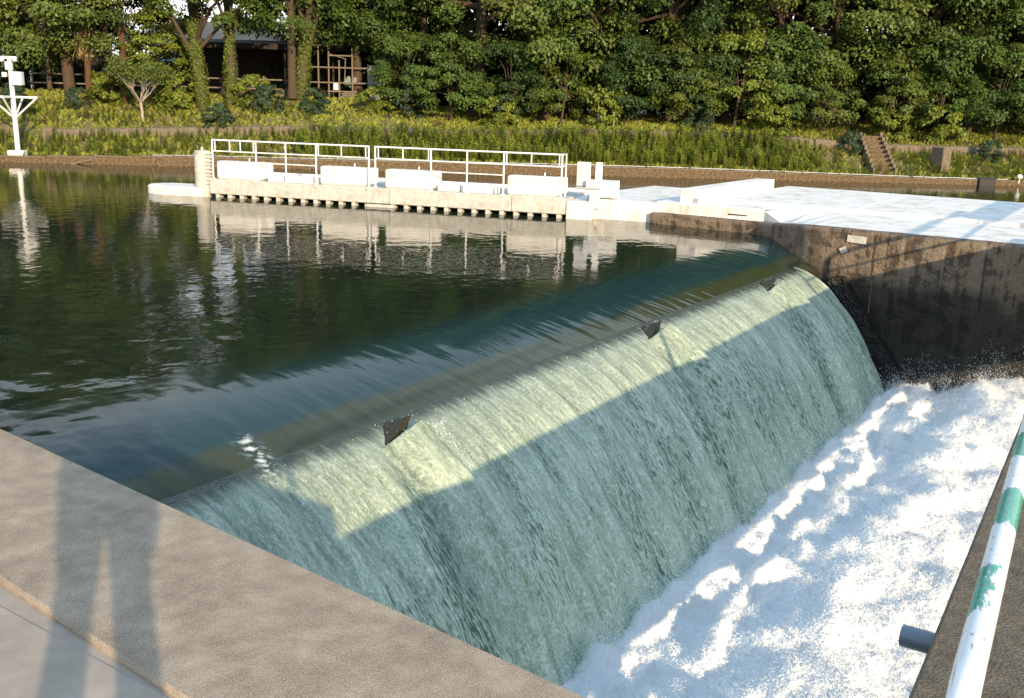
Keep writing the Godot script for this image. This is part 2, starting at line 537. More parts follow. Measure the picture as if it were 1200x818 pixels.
func river_bank():
	var nz := noise(31, 0.35, 3)
	var nz2 := noise(32, 0.9, 2)
	var rows := []
	var x := 0.0
	while x < 9.0:
		rows.append(x)
		x += 0.22
	for e in [9.5, 10.5, 12.0, 14.0, 17.0, 21.0, 26.0, 34.0, 50.0, 90.0, 400.0]: rows.append(e)
	var cols := []
	x = -14.0
	cols.append(-400.0); cols.append(-90.0); cols.append(-30.0)
	while x < 62.0:
		cols.append(x)
		x += 0.3
	cols.append(90.0); cols.append(400.0)
	var pos := PackedVector3Array()
	var col := PackedColorArray()
	var grass := Color(0.12, 0.14, 0.030)
	var dirt := Color(0.26, 0.185, 0.115)
	var straw := Color(0.24, 0.20, 0.085)
	for n in rows:
		for s in cols:
			var p := bank(s, n)
			var a := nz.get_noise_2d(s, n)
			var b := nz2.get_noise_2d(s, n)
			if n > 0.3 and n < 30.0: p.y += 0.07 * a + 0.04 * b
			pos.append(p)
			var c := grass.lerp(straw, clampf(a * 1.6 + 0.35, 0, 1)).lerp(dirt, clampf((b + a * 0.6) * 1.8 - 0.25 + 0.8 * ss(6.2, 8.5, n), 0, 1))
			col.append(c)
	var mb := MB.new()
	mb.grid(cols.size(), rows.size(), pos, col)
	struct("river_bank_ground", mb, M.ground, "grassy sloping river bank below the trees")
	# low river wall at the water
	mb = MB.new()
	var nv := noise(33, 1.3, 3)
	var front := PackedVector3Array()
	var ns := 360
	for k in 6:
		for i in ns:
			var s := -14.0 + 76.0 * i / (ns - 1)
			var t := k / 5.0
			var p := BA + BD * s + BN * (-0.02 + 0.03 * nv.get_noise_2d(s * 2.0, t * 2.0))
			p.y = lerpf(-0.8, wall_top(s) - 0.05, t)
			front.append(p)
	mb.grid(ns, 6, front)
	var w := part("river_wall", mb, M.moss)
	tag(w, "low weathered brown concrete wall along the water's edge of the far bank", "wall")
	mb = MB.new()
	for i in 38:
		var s := -14.0 + 2.0 * i + 1.0
		var p := BA + BD * s + BN * 0.06
		p.y = wall_top(s) - 0.02
		var hb := Basis(Vector3.UP, bank_turn())
		mb = MB.new()
		mb.box(Vector3.ZERO, Vector3(1.985, 0.07, 0.2), 0.015)
		var o := part("coping_slab", mb, M.stone, w)
		o.transform = Transform3D(hb, p)
	# thin pipe on the wall
	mb = MB.new()
	var pts := []
	for i in 60:
		var s := 6.5 + 38.9 * i / 59.0
		pts.append(BA + BD * s + BN * 0.02 + Vector3(0, wall_top(s) + 0.055 + 0.015 * nv.get_noise_1d(s), 0))
	mb.tube(pts, [0.024], 6)
	tag(part("edge_pipe", mb, M.galv), "thin pale grey pipe running along the top of the far river wall", "pipe")
	# the rounded ledge walls half way up
	var spans := [[1.4, 14.0, "pinkish rounded concrete ledge wall on the slope behind the mast"], [14.15, 26.6, "middle length of rounded ledge wall above the tall weeds"], [26.75, 39.3, "rounded ledge wall ending at the left of the brick steps"], [40.75, 56.0, "rounded ledge wall right of the brick steps"]]
	for sp in spans:
		var pos2 := PackedVector3Array()
		var m := int((sp[1] - sp[0]) / 0.25)
		for k in 9:
			for i in m + 1:
				var s: float = lerpf(sp[0], sp[1], float(i) / m)
				var a := PI * k / 8.0
				var p := BA + BD * s + BN * (3.12 - 0.24 * cos(a) + 0.02 * nv.get_noise_2d(s * 3.0, k))
				p.y = ledge_low(s) + 0.12 + 0.30 * sin(a) + 0.025 * nv.get_noise_2d(s, k + 9.0)
				if k == 0 or k == 8: p.y = ledge_low(s) - 0.25
				pos2.append(p)
		mb = MB.new()
		mb.grid(m + 1, 9, pos2)
		tag(part("ledge_wall", mb, M.stone), sp[2], "wall", "ledge walls on the far slope")
	# steps
	var st := thing("bank_steps", "brown brick steps climbing the far bank with one side in black shade", "steps", bank(39.75, 0.5), bank_turn())
	for k in 9:
		mb = MB.new()
		var h := 0.19 * (k + 1)
		mb.box(Vector3(0.04 * k, h * 0.5 - 0.2, -0.35 * k - 0.17), Vector3(0.85, h + 0.4, 0.345), 0.02)
		part("step", mb, M.moss, st)
	for sd in [-0.52, 0.52]:
		mb = MB.new()
		for k in 9:
			mb.box(Vector3(sd + 0.04 * k, 0.1 + 0.095 * k, -0.35 * k - 0.17), Vector3(0.14, 0.5 + 0.19 * k, 0.349), 0.01)
		part("side_wall", mb, M.stone, st)
	# block, post, ball, outfall, stick
	mb = MB.new()
	mb.box(Vector3(0, 0.5, 0), Vector3(0.52, 1.15, 0.8), 0.03)
	var o2 := part("concrete_block", mb, M.stone)
	o2.transform = Transform3D(Basis(Vector3.UP, bank_turn() + 0.3), bank(42.8, 1.5, -0.05))
	tag(o2, "upright brown concrete block on the slope right of the brick steps", "block")
	mb = MB.new()
	mb.box(Vector3(0, 0.22, 0), Vector3(0.46, 0.66, 0.42), 0.03)
	o2 = part("concrete_stub", mb, M.stone)
	o2.transform = Transform3D(Basis(Vector3.UP, bank_turn() + 0.1), bank(1.15, 2.6, 0.0))
	tag(o2, "small grey concrete stub at the left end of the ledge wall", "block")
	mb = MB.new()
	mb.ball(Vector3.ZERO, Vector3(0.13, 0.12, 0.13))
	mb.tube([Vector3(0, -0.3, 0), Vector3(0, -0.08, 0)], [0.03], 6)
	o2 = part("white_float", mb, M.paint)
	o2.position = BA + BD * 45.9 + BN * -0.03 + Vector3(0, 0.42, 0)
	tag(o2, "white ball float at the end of the pipe on the far wall", "float")
	var fl := thing("outfall_flap", "black box standing for the dark outfall opening in the far river wall near the white ball", "flap", BA + BD * 44.35 + BN * -0.06 + Vector3(0, 0.02, 0), bank_turn())
	mb = MB.new()
	mb.box(Vector3(0, 0.08, 0.02), Vector3(0.8, 0.42, 0.16), 0.03)
	part("flap", mb, M.rubber, fl)  # black box stands in for the shaded outfall opening
	mb = MB.new()
	mb.tube([Vector3(-0.45, 0.31, 0.04), Vector3(0.45, 0.31, 0.04)], [0.035], 8)
	part("hinge", mb, M.darksteel, fl)
	mb = MB.new()
	mb.tube([Vector3(-0.6, 0.0, 0.1), Vector3(0.1, 0.16, 0.05), Vector3(0.6, 0.4, -0.1)], [0.04, 0.03, 0.012], 6)
	mb.tube([Vector3(0.1, 0.16, 0.05), Vector3(0.4, 0.14, 0.15)], [0.02, 0.008], 5)
	o2 = part("driftwood", mb, M.timber)
	o2.transform = Transform3D(Basis(Vector3.UP, bank_turn()), BA + BD * 3.7 + BN * -0.05 + Vector3(0, 0.0, 0))
	tag(o2, "pale dead branch leaning on the far river wall near the mast", "branch")

# ------------------------------------------------------------------ plants
func leaf_into(v: PackedVector3Array, n: PackedVector3Array, c: PackedColorArray, ix: PackedInt32Array, p: Vector3, nrm: Vector3, t: Vector3, l: float, w: float, col: Color):
	t = (t - nrm * t.dot(nrm)).normalized()
	var s := nrm.cross(t) * w * 0.5
	var k := v.size()
	v.append(p); v.append(p + t * l * 0.45 + s); v.append(p + t * l); v.append(p + t * l * 0.45 - s)
	n.append(nrm); n.append(nrm); n.append(nrm); n.append(nrm)
	c.append(col); c.append(col); c.append(col); c.append(col)
	ix.append(k); ix.append(k + 1); ix.append(k + 2); ix.append(k); ix.append(k + 2); ix.append(k + 3)

func rdir() -> Vector3:
	return Vector3(rng.randfn(), rng.randfn(), rng.randfn()).normalized()

# a crown of leaf clumps; returns [mesh, clump centres]
func crown(R: float, y0: float, H: float, clumps: int, per: int, leaf: float, flat := 0.62, low := 0.15) -> Array:
	var mb := MB.new()
	var centres := []
	for k in clumps:
		var a := rng.randf() * TAU
		var y := pow(rng.randf(), 0.85)
		var prof := sqrt(maxf(0.0, 1.0 - pow((y - 0.42) / 0.62, 2.0))) if y > low else 0.75
		var rr := R * prof * (0.45 + 0.6 * sqrt(rng.randf()))
		var ctr := Vector3(cos(a) * rr, y0 + y * H, sin(a) * rr)
		centres.append(ctr)
		var cr := R * rng.randf_range(0.17, 0.33)
		var outw := Vector3(ctr.x, 0.25 * R, ctr.z).normalized()
		var tint := rng.randf_range(0.62, 1.35)
		var warm := rng.randf_range(-0.12, 0.22)
		var lean := rdir() * 0.35
		for i in per:
			var d := rdir()
			if d.y < -0.15 and rng.randf() < 0.7: d.y = -d.y
			var q := ctr + Vector3(d.x * cr, d.y * cr * flat, d.z * cr) * (0.55 + 0.5 * rng.randf())
			var nrm := (d * 0.7 + rdir() * 0.75 + outw * 0.35 + Vector3(0, 0.45, 0) + lean).normalized()
			var l := leaf * rng.randf_range(0.6, 1.35)
			var b := tint * rng.randf_range(0.7, 1.3)
			leaf_into(mb.v, mb.n, mb.c, mb.ix, q, nrm, rdir() + Vector3(0, -0.5, 0), l, l * 0.6, Color(b * (1.0 + warm), b, b * (1.0 - warm)))
	return [mb.mesh(), centres]

func limbs(mb: MB, base: Vector3, top: Vector3, r: float, centres: Array, count: int):
	var mid := base.lerp(top, 0.5) + Vector3(rng.randf_range(-0.12, 0.12), 0, rng.randf_range(-0.12, 0.12))
	mb.tube([base - Vector3(0, 0.5, 0), base + Vector3(0, 0.15, 0), mid, top], [r * 1.5, r * 1.15, r * 0.9, r * 0.72], 9)
	for k in mini(count, centres.size()):
		var e: Vector3 = centres[k]
		var f := rng.randf_range(0.45, 1.0)
		var st := base.lerp(top, f)
		var bend := st.lerp(e, 0.5) + Vector3(0, 0.25, 0) + rdir() * 0.2
		mb.tube([st, bend, e], [r * 0.5, r * 0.3, r * 0.1], 6, Color.WHITE, false)

func tree_kind(called: String, label: String, kind: String, R: float, y0: float, H: float, clumps: int, per: int, leaf: float, trunk_r: float, mat: Material, group: String) -> Node3D:
	var t := thing(called, label, kind, Vector3(0, -50, 0), 0.0, group)
	var cr := crown(R, y0, H, clumps, per, leaf)
	if trunk_r > 0.0:
		var mb := MB.new()
		limbs(mb, Vector3.ZERO, Vector3(rng.randf_range(-0.3, 0.3), y0 + H * 0.55, rng.randf_range(-0.3, 0.3)), trunk_r, cr[1], 12)
		part("trunk", mb, M.bark, t)
	put("crown", cr[0], mat, t)
	return t

func palm(label: String, at: Vector3, h: float, skirt: bool):
	var t := thing("palm_tree", label, "palm tree", at)
	var mb := MB.new()
	var pts := []
	var rad := []
	for k in 9:
		var f := k / 8.0
		pts.append(Vector3(0.12 * sin(f * 2.0), f * h - 0.3 * (1.0 - f), 0.06 * f))
		rad.append(lerpf(0.17, 0.13, f) + 0.02 * (k % 2))
	mb.tube(pts, rad, 9)
	part("trunk", mb, M.palm_bark, t)
	var top: Vector3 = pts[8]
	if skirt:
		mb = MB.new()
		for k in 420:
			var a := rng.randf() * TAU
			var d := Vector3(cos(a), 0, sin(a))
			var y := rng.randf_range(-1.15, 0.05)
			leaf_into(mb.v, mb.n, mb.c, mb.ix, top + d * rng.randf_range(0.1, 0.55) + Vector3(0, y, 0), (d + rdir() * 0.5).normalized(), Vector3(0, -1, 0) + d * 0.25 + rdir() * 0.2, rng.randf_range(0.3, 0.7), 0.05, Color.WHITE * rng.randf_range(0.55, 1.2))
		part("dead_fronds", mb, M.straw, t)
	for k in 15:
		var a := TAU * k / 15.0 * 2.4
		var el := rng.randf_range(-0.35, 1.0)
		var d := Vector3(cos(a) * cos(el), sin(el), sin(a) * cos(el))
		mb = MB.new()
		var hub := top + d * 0.75 + Vector3(0, 0.1, 0)
		mb.tube([top, hub], [0.02, 0.012], 4)
		var sd := d.cross(Vector3.UP).normalized()
		var upn := sd.cross(d).normalized()
		for j in 19:
			var b := (j - 9) / 9.0 * 2.1
			var dir := (d * cos(b) + sd * sin(b)).normalized()
			leaf_into(mb.v, mb.n, mb.c, mb.ix, hub, (upn + rdir() * 0.15).normalized(), dir - Vector3(0, 0.25, 0), 0.62, 0.06, Color.WHITE * rng.randf_range(0.7, 1.2))
		part("frond", mb, M.leaf_olive if skirt else M.leaf_yellow, t)

func ivy_tree(label: String, at: Vector3, lean: Vector3, r: float, h: float, with_crown: Array):
	var t := thing("ivy_tree", label, "tree", at)
	var mb := MB.new()
	limbs(mb, Vector3.ZERO, lean + Vector3(0, h, 0), r, with_crown[1], 9)
	part("trunk", mb, M.bark, t)
	mb = MB.new()
	for k in 2600:
		var f := pow(rng.randf(), 0.8)
		var a := rng.randf() * TAU
		var d := Vector3(cos(a), 0.2, sin(a))
		var p := (lean + Vector3(0, h, 0)) * f + d * (r * 0.95 + 0.10 * rng.randf() * (1.3 - f) + 0.12 * rng.randf() * ss(0.3, 0.8, sin(f * 9.0 + a * 2.0)))
		leaf_into(mb.v, mb.n, mb.c, mb.ix, p, (d + rdir() * 0.6).normalized(), Vector3(0, -1, 0) + rdir(), rng.randf_range(0.08, 0.17), 0.1, Color(1.1, 1.0, 0.8) * rng.randf_range(0.5, 1.3))
	part("ivy", mb, M.leaf_olive, t)
	put("crown", with_crown[0], M.leaf_mid, t)

func pale_tree():
	var t := thing("small_tree", "small pale-barked tree with open twiggy crown on the grassy slope", "tree", bank(4.9, 4.3))
	var mb := MB.new()
	var tips := []
	mb.tube([Vector3(0, -0.4, 0), Vector3(0.02, 0.4, 0), Vector3(-0.05, 0.85, 0)], [0.10, 0.075, 0.065], 8)
	for k in 7:
		var a := TAU * k / 7.0 + 0.4
		var e1 := Vector3(-0.05 + cos(a) * 0.55, 1.3 + 0.12 * (k % 3), sin(a) * 0.5)
		mb.tube([Vector3(-0.05, 0.83, 0), e1], [0.05, 0.03], 6)
		for j in 4:
			var b := a + (j - 1.5) * 0.45
			var e2 := e1 + Vector3(cos(b) * 0.6, 0.55 + 0.25 * rng.randf(), sin(b) * 0.5)
			mb.tube([e1, e1.lerp(e2, 0.5) + rdir() * 0.06, e2], [0.028, 0.02, 0.01], 5, Color.WHITE, false)
			tips.append(e2)
			for m in 3:
				var e3 := e2 + Vector3(rng.randf_range(-0.4, 0.4), rng.randf_range(0.05, 0.4), rng.randf_range(-0.4, 0.4))
				mb.tube([e1.lerp(e2, 0.6), e3], [0.012, 0.005], 4, Color.WHITE, false)
				tips.append(e3)
	part("trunk", mb, M.pale_bark, t)
	mb = MB.new()
	for e in tips:
		for i in 34:
			leaf_into(mb.v, mb.n, mb.c, mb.ix, e + rdir() * rng.randf() * 0.42, (rdir() + Vector3(0, 0.5, 0)).normalized(), rdir(), rng.randf_range(0.1, 0.17), 0.075, Color.WHITE * rng.randf_range(0.7, 1.3))
	part("crown", mb, M.leaf_olive, t)

func vegetation():
	var G1 := "big trees along the far bank"
	var G2 := "trees behind the front row on the far bank"
	var G3 := "bushes along the far bank"
	var broad := tree_kind("broadleaf_tree", "", "tree", 3.7, 1.7, 8.6, 76, 400, 0.175, 0.26, M.leaf_olive, G1)
	var broad2 := tree_kind("broadleaf_tree", "", "tree", 3.4, 2.2, 9.0, 76, 400, 0.165, 0.22, M.leaf_mid, G1)
	var dense := tree_kind("dense_tree", "", "tree", 3.1, 0.4, 10.0, 104, 380, 0.165, 0.2, M.leaf_mid, G1)
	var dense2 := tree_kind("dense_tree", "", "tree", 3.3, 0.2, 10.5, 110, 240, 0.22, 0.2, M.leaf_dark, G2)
	var low := tree_kind("young_tree", "", "tree", 2.0, 0.25, 4.4, 50, 300, 0.165, 0.08, M.leaf_mid, G1)
	var bush := tree_kind("bush", "", "bush", 0.95, 0.0, 1.5, 26, 150, 0.13, 0.0, M.leaf_mid, G3)
	var bush2 := tree_kind("bush", "", "bush", 1.2, 0.0, 1.9, 26, 110, 0.2, 0.0, M.leaf_olive, G3)
	var firsts := {}
	var place := func(proto: Node3D, label: String, s: float, n: float, size: float, turn: float, mat: Material = null, squash := 1.0, up := 0.0):
		var d: Node3D
		var sc := Vector3(size, size * squash, size)
		if not firsts.has(proto):
			firsts[proto] = true
			d = proto
			d.position = bank(s, n, up)
			d.rotation.y = turn
			d.scale = sc
			d.set_meta("label", label)
		else:
			d = copy(proto, label, bank(s, n, up), turn, sc)
		if mat:
			(d.get_node("crown") as MeshInstance3D).material_override = mat
	# left: open trunks with high crowns
	place.call(broad, "olive broadleaf tree with thick trunk, leftmost big tree behind the mast", 0.5, 7.4, 1.0, 0.3)
	place.call(broad, "olive tree spreading over the shorter palm with dead fronds", 2.0, 8.8, 0.92, 2.1, M.leaf_olive, 1.0, 0.4)
	place.call(broad2, "green tree at the left edge reaching out of the picture", -4.4, 8.0, 1.05, 1.2, M.leaf_mid)
	place.call(low, "thin brown-trunked tree just right of the white mast", -0.8, 8.2, 1.1, 0.5, M.leaf_olive, 1.25, 0.9)
	place.call(low, "brownish young tree between the two palms and the pale twiggy tree", 4.7, 8.5, 0.9, 2.5, M.leaf_yellow, 0.8, 0.6)
	place.call(broad2, "bright green tree overhanging the timber frame", 11.5, 7.6, 0.95, 0.7, M.leaf_mid, 1.05, 0.7)
	place.call(broad2, "green tree between the timber frame and the grey panel", 14.6, 9.4, 1.0, 3.3, M.leaf_mid, 1.0, 0.9)
	place.call(dense, "tall dark tree standing right of the grey panel", 18.0, 8.6, 1.05, 0.2, M.leaf_mid, 1.0, 0.9)
	place.call(broad, "broad yellowish-green tree above the pier railing's middle", 20.8, 6.6, 1.1, 4.0, M.leaf_mid, 1.1, 0.3)
	place.call(broad2, "round-crowned green tree behind the tall weeds' left half", 24.2, 6.2, 1.15, 5.2, M.leaf_olive, 1.1, -0.2)
	place.call(broad, "leafy green tree above the two thin saplings", 27.6, 6.4, 1.1, 1.5, M.leaf_mid, 1.1, -0.3)
	place.call(dense, "blue-green tree right of the thin saplings", 30.6, 6.0, 1.0, 2.6, M.leaf_dark, 1.0)
	place.call(broad2, "tree with a brownish-yellow patch above the far weeds' right end", 33.6, 6.6, 1.1, 0.9, M.leaf_olive, 1.05, -0.6)
	place.call(dense, "dark-gapped tree left of the brick steps", 36.4, 7.2, 1.1, 3.9, M.leaf_mid, 1.0)
	place.call(broad, "feathery high tree directly behind the brick steps", 39.6, 7.4, 1.15, 0.1, M.leaf_olive, 1.1)
	place.call(broad2, "green tree behind the upright concrete block", 43.2, 6.8, 1.1, 4.4, M.leaf_mid, 1.1, -0.6)
	place.call(dense, "large-leaved dark tree near the right edge above the white ball", 46.6, 6.6, 1.1, 5.3, M.leaf_mid, 1.0)
	place.call(broad, "dark green tree at the right edge of the picture", 50.4, 7.0, 1.15, 2.8, M.leaf_mid, 1.1)
	place.call(dense, "farthest tree right, beyond the ledge wall's end", 54.6, 7.4, 1.1, 1.9, M.leaf_mid, 1.0)
	# understorey at the ledge, right half
	var lowl := [["low leafy tree at the foot of the dark tree, left of the weeds", 17.4, 6.3, 0.8], ["low tree with big leaves behind the ledge wall over the railing's third block", 19.6, 5.0, 0.85],
		["low tree hanging over the ledge wall's middle", 22.4, 4.9, 0.8], ["light green low tree just left of the thin saplings", 25.0, 4.8, 0.75], ["low dark tree between saplings and brownish trunk", 28.4, 5.2, 0.9],
		["low bushy tree with a leaning brown trunk at the weeds' right part", 31.2, 4.8, 0.85], ["low yellow-green tree above the weeds' right end", 33.6, 4.6, 0.95], ["spreading low tree with shiny leaves left of the steps", 36.0, 4.9, 1.0],
		["low tree touching the left side of the brick steps", 38.3, 5.0, 0.75], ["low tree just right of the top of the brick steps", 41.6, 5.0, 0.8], ["low round tree above the upright concrete block", 44.0, 4.9, 0.8],
		["low tree at the right edge above the white ball", 47.2, 4.9, 1.0], ["low tree outermost right on the ledge wall", 50.2, 5.0, 1.0]]
	var lm := [M.leaf_mid, M.leaf_mid, M.leaf_dark, M.leaf_olive, M.leaf_dark, M.leaf_olive, M.leaf_yellow, M.leaf_mid, M.leaf_olive, M.leaf_olive, M.leaf_mid, M.leaf_mid, M.leaf_dark]
	for k in lowl.size():
		place.call(low, lowl[k][0], lowl[k][1], lowl[k][2], lowl[k][3], k * 1.7, lm[k])
	# second and third rows
	for k in 15:
		var s := -9.0 + k * 5.1
		if absf(s - 4.0) < 4.4: continue
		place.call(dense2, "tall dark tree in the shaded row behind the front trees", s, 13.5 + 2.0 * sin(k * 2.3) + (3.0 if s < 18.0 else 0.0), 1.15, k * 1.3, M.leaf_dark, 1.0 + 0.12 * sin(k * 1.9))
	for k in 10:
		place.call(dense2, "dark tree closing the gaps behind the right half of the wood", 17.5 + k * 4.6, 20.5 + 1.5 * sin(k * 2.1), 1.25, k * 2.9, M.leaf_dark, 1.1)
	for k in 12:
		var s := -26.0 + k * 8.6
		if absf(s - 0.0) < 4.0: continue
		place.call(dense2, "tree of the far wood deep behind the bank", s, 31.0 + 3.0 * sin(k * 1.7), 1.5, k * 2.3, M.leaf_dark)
	# bushes on the slope
	var bl := [[13.0, 5.4, 0.75, 0, "blue-green bush below the timber frame's right post"], [15.9, 5.8, 0.7, 1, "pale green shrub below the grey panel"], [17.6, 5.6, 0.9, 0, "large blue-green bush at the foot of the tall dark tree"],
		[10.7, 5.6, 0.8, 0, "round bush between ivy trunks and timber frame"], [8.6, 3.3, 0.7, 0, "dark bush overhanging the ledge wall left of the pier column"], [6.2, 5.6, 0.6, 1, "yellow-flowering shrub at the foot of the first ivy trunk"],
		[2.7, 6.6, 0.85, 1, "green bush at the foot of the taller palm"], [1.4, 6.0, 0.6, 0, "dark bush left of the shorter palm's trunk"], [6.0, 6.2, 0.9, 1, "bush right of the pale twiggy tree"],
		[-1.5, 5.8, 0.7, 0, "dark round bush in the shade beside the mast"], [9.8, 6.6, 0.8, 1, "leafy bush right of the second ivy trunk"], [35.2, 3.4, 0.75, 1, "bush spilling over the ledge wall left of the steps"],
		[38.9, 2.6, 0.6, 0, "bush growing against the shaded side of the steps"], [43.9, 4.0, 0.95, 1, "bright bush above the ledge wall right of the concrete block"], [45.6, 2.3, 0.6, 0, "dark low bush on the slope near the white ball"],
		[41.4, 4.2, 0.8, 1, "bush right above the brick steps' top"], [27.0, 4.0, 0.7, 1, "bush at the foot of the thin saplings"], [22.0, 3.9, 0.8, 1, "bush above the ledge wall over the tall weeds"], [31.8, 3.9, 0.75, 0, "bush on the ledge wall near the weeds' right part"]]
	for b in bl:
		place.call(bush if b[3] == 0 else bush2, b[4], b[0], b[1], b[2], b[0] * 2.0, M.leaf_blue if b[3] == 0 else M.leaf_yellow)
	palm("shorter palm with a thick skirt of dead brown fronds", bank(1.7, 6.6), 3.6, true)
	palm("taller palm with a bare brown trunk and yellowing fronds", bank(3.4, 6.6), 5.2, false)
	ivy_tree("forked ivy-covered trunk, left one of the ivy trees", bank(7.3, 6.3), Vector3(-0.5, 0, 0), 0.26, 4.2, crown(2.2, 3.4, 6.5, 36, 240, 0.23))
	ivy_tree("slim upright ivy-covered trunk beside the forked one", bank(8.6, 6.6), Vector3(0.1, 0, 0), 0.19, 4.4, crown(2.6, 3.8, 6.5, 40, 240, 0.23))
	ivy_tree("leaning bare and ivy-clad trunk left of the timber frame", bank(11.9, 7.8), Vector3(0.45, 0, 0), 0.28, 3.8, crown(2.8, 3.0, 6.5, 40, 240, 0.23))
	pale_tree()
	for k in 2:
		var t := thing("sapling", ["thin pale sapling stem behind the weeds, left one of two", "thin pale sapling stem behind the weeds, right one of two"][k], "sapling", bank(26.7 + 0.75 * k, 3.9))
		var mb := MB.new()
		mb.tube([Vector3(0, -0.3, 0), Vector3(0.03, 0.7, 0), Vector3(-0.04, 1.5, 0.02)], [0.04, 0.035, 0.025], 6)
		part("stem", mb, M.pale_bark, t)
		mb = MB.new()
		for i in 160:
			leaf_into(mb.v, mb.n, mb.c, mb.ix, Vector3(0, 1.5, 0) + Vector3(rng.randfn() * 0.3, rng.randfn() * 0.2, rng.randfn() * 0.3), (rdir() + Vector3.UP * 0.5).normalized(), rdir(), 0.2, 0.11, Color.WHITE * rng.randf_range(0.7, 1.3))
		part("leaves", mb, M.leaf_yellow, t)
	# tall weeds and grass
	var mb := MB.new()
	for st in 3:
		var foot := Vector3(rng.randf_range(-0.08, 0.08), 0, rng.randf_range(-0.08, 0.08))
		var tip := foot + Vector3(rng.randf_range(-0.12, 0.12), rng.randf_range(0.75, 1.0), rng.randf_range(-0.12, 0.12))
		for i in 30:
			var f := (i + 3) / 33.0
			var a := i * 2.4
			var d := Vector3(cos(a), 0.45, sin(a))
			leaf_into(mb.v, mb.n, mb.c, mb.ix, foot.lerp(tip, f), (Vector3(-d.x * 0.4, 1, -d.z * 0.4) + rdir() * 0.3).normalized(), d, 0.17 * (1.15 - f * 0.6), 0.06, Color(1, 1, 1) * (0.55 + 0.6 * f))
	scatter("tall_weeds", "dense strip of tall green leafy weeds along the far water's edge", mb.mesh(), M.weed, 1350, func():
		var s := rng.randf_range(12.5, 37.0)
		return [s, rng.randf_range(0.5, 2.8), rng.randf_range(0.4, 1.0) * (1.0 - 0.4 * ss(34, 37, s))])
	scatter("tall_weeds", "darker green stems mixed into the strip of tall weeds", mb.mesh(), M.leaf_mid, 420, func():
		return [rng.randf_range(12.5, 36.0), rng.randf_range(0.5, 2.8), rng.randf_range(0.5, 1.15)])
	scatter("dry_weeds", "dry straw-coloured stems scattered among the bank weeds", mb.mesh(), M.straw, 260, func():
		return [rng.randf_range(-10.0, 52.0), rng.randf_range(0.3, 7.0), rng.randf_range(0.3, 0.75)])
	scatter("edge_weeds", "small plants hanging over the top of the far river wall", mb.mesh(), M.leaf_yellow, 520, func():
		var s := rng.randf_range(-12.0, 54.0)
		return [s + 0.6 * sin(s * 3.0), rng.randf_range(-0.05, 0.3), rng.randf_range(0.14, 0.36)])
	scatter("low_weeds", "patchy low weeds and creepers on the far slope", mb.mesh(), M.leaf_yellow, 2600, func():
		var s := rng.randf_range(-12.0, 13.0) if rng.randf() < 0.62 else rng.randf_range(36.0, 56.0)
		return [s, rng.randf_range(0.3, 2.9) if rng.randf() < 0.7 else rng.randf_range(3.5, 6.5), rng.randf_range(0.28, 0.62)])
	mb = MB.new()
	for i in 11:
		var a := rng.randf() * TAU
		var d := Vector3(cos(a), 0, sin(a))
		leaf_into(mb.v, mb.n, mb.c, mb.ix, d * 0.05, (Vector3.UP * 0.4 + d.cross(Vector3.UP) * 0.9).normalized(), Vector3.UP + d * rng.randf_range(0.2, 0.9), rng.randf_range(0.12, 0.26), 0.03, Color.WHITE * rng.randf_range(0.6, 1.25))
	scatter("bank_grass", "rough yellow-green grass on the far bank", mb.mesh(), M.grass, 12000, func():
		return [rng.randf_range(-12, 56), rng.randf_range(0.25, 9.0), rng.randf_range(0.6, 1.4)])

func scatter(called: String, label: String, mesh: Mesh, mat: Material, count: int, pick: Callable):
	var mm := MultiMesh.new()
	mm.transform_format = MultiMesh.TRANSFORM_3D
	mm.mesh = mesh
	mm.instance_count = count
	for i in count:
		var q: Array = pick.call()
		var b := Basis(Vector3.UP, rng.randf() * TAU).scaled(Vector3.ONE * q[2])
		mm.set_instance_transform(i, Transform3D(b, bank(q[0], q[1], -0.03)))
	var o := MultiMeshInstance3D.new()
	o.multimesh = mm
	o.material_override = mat
	o.name = numbered(called)
	add_child(o)
	tag(o, label, "", "", "stuff")
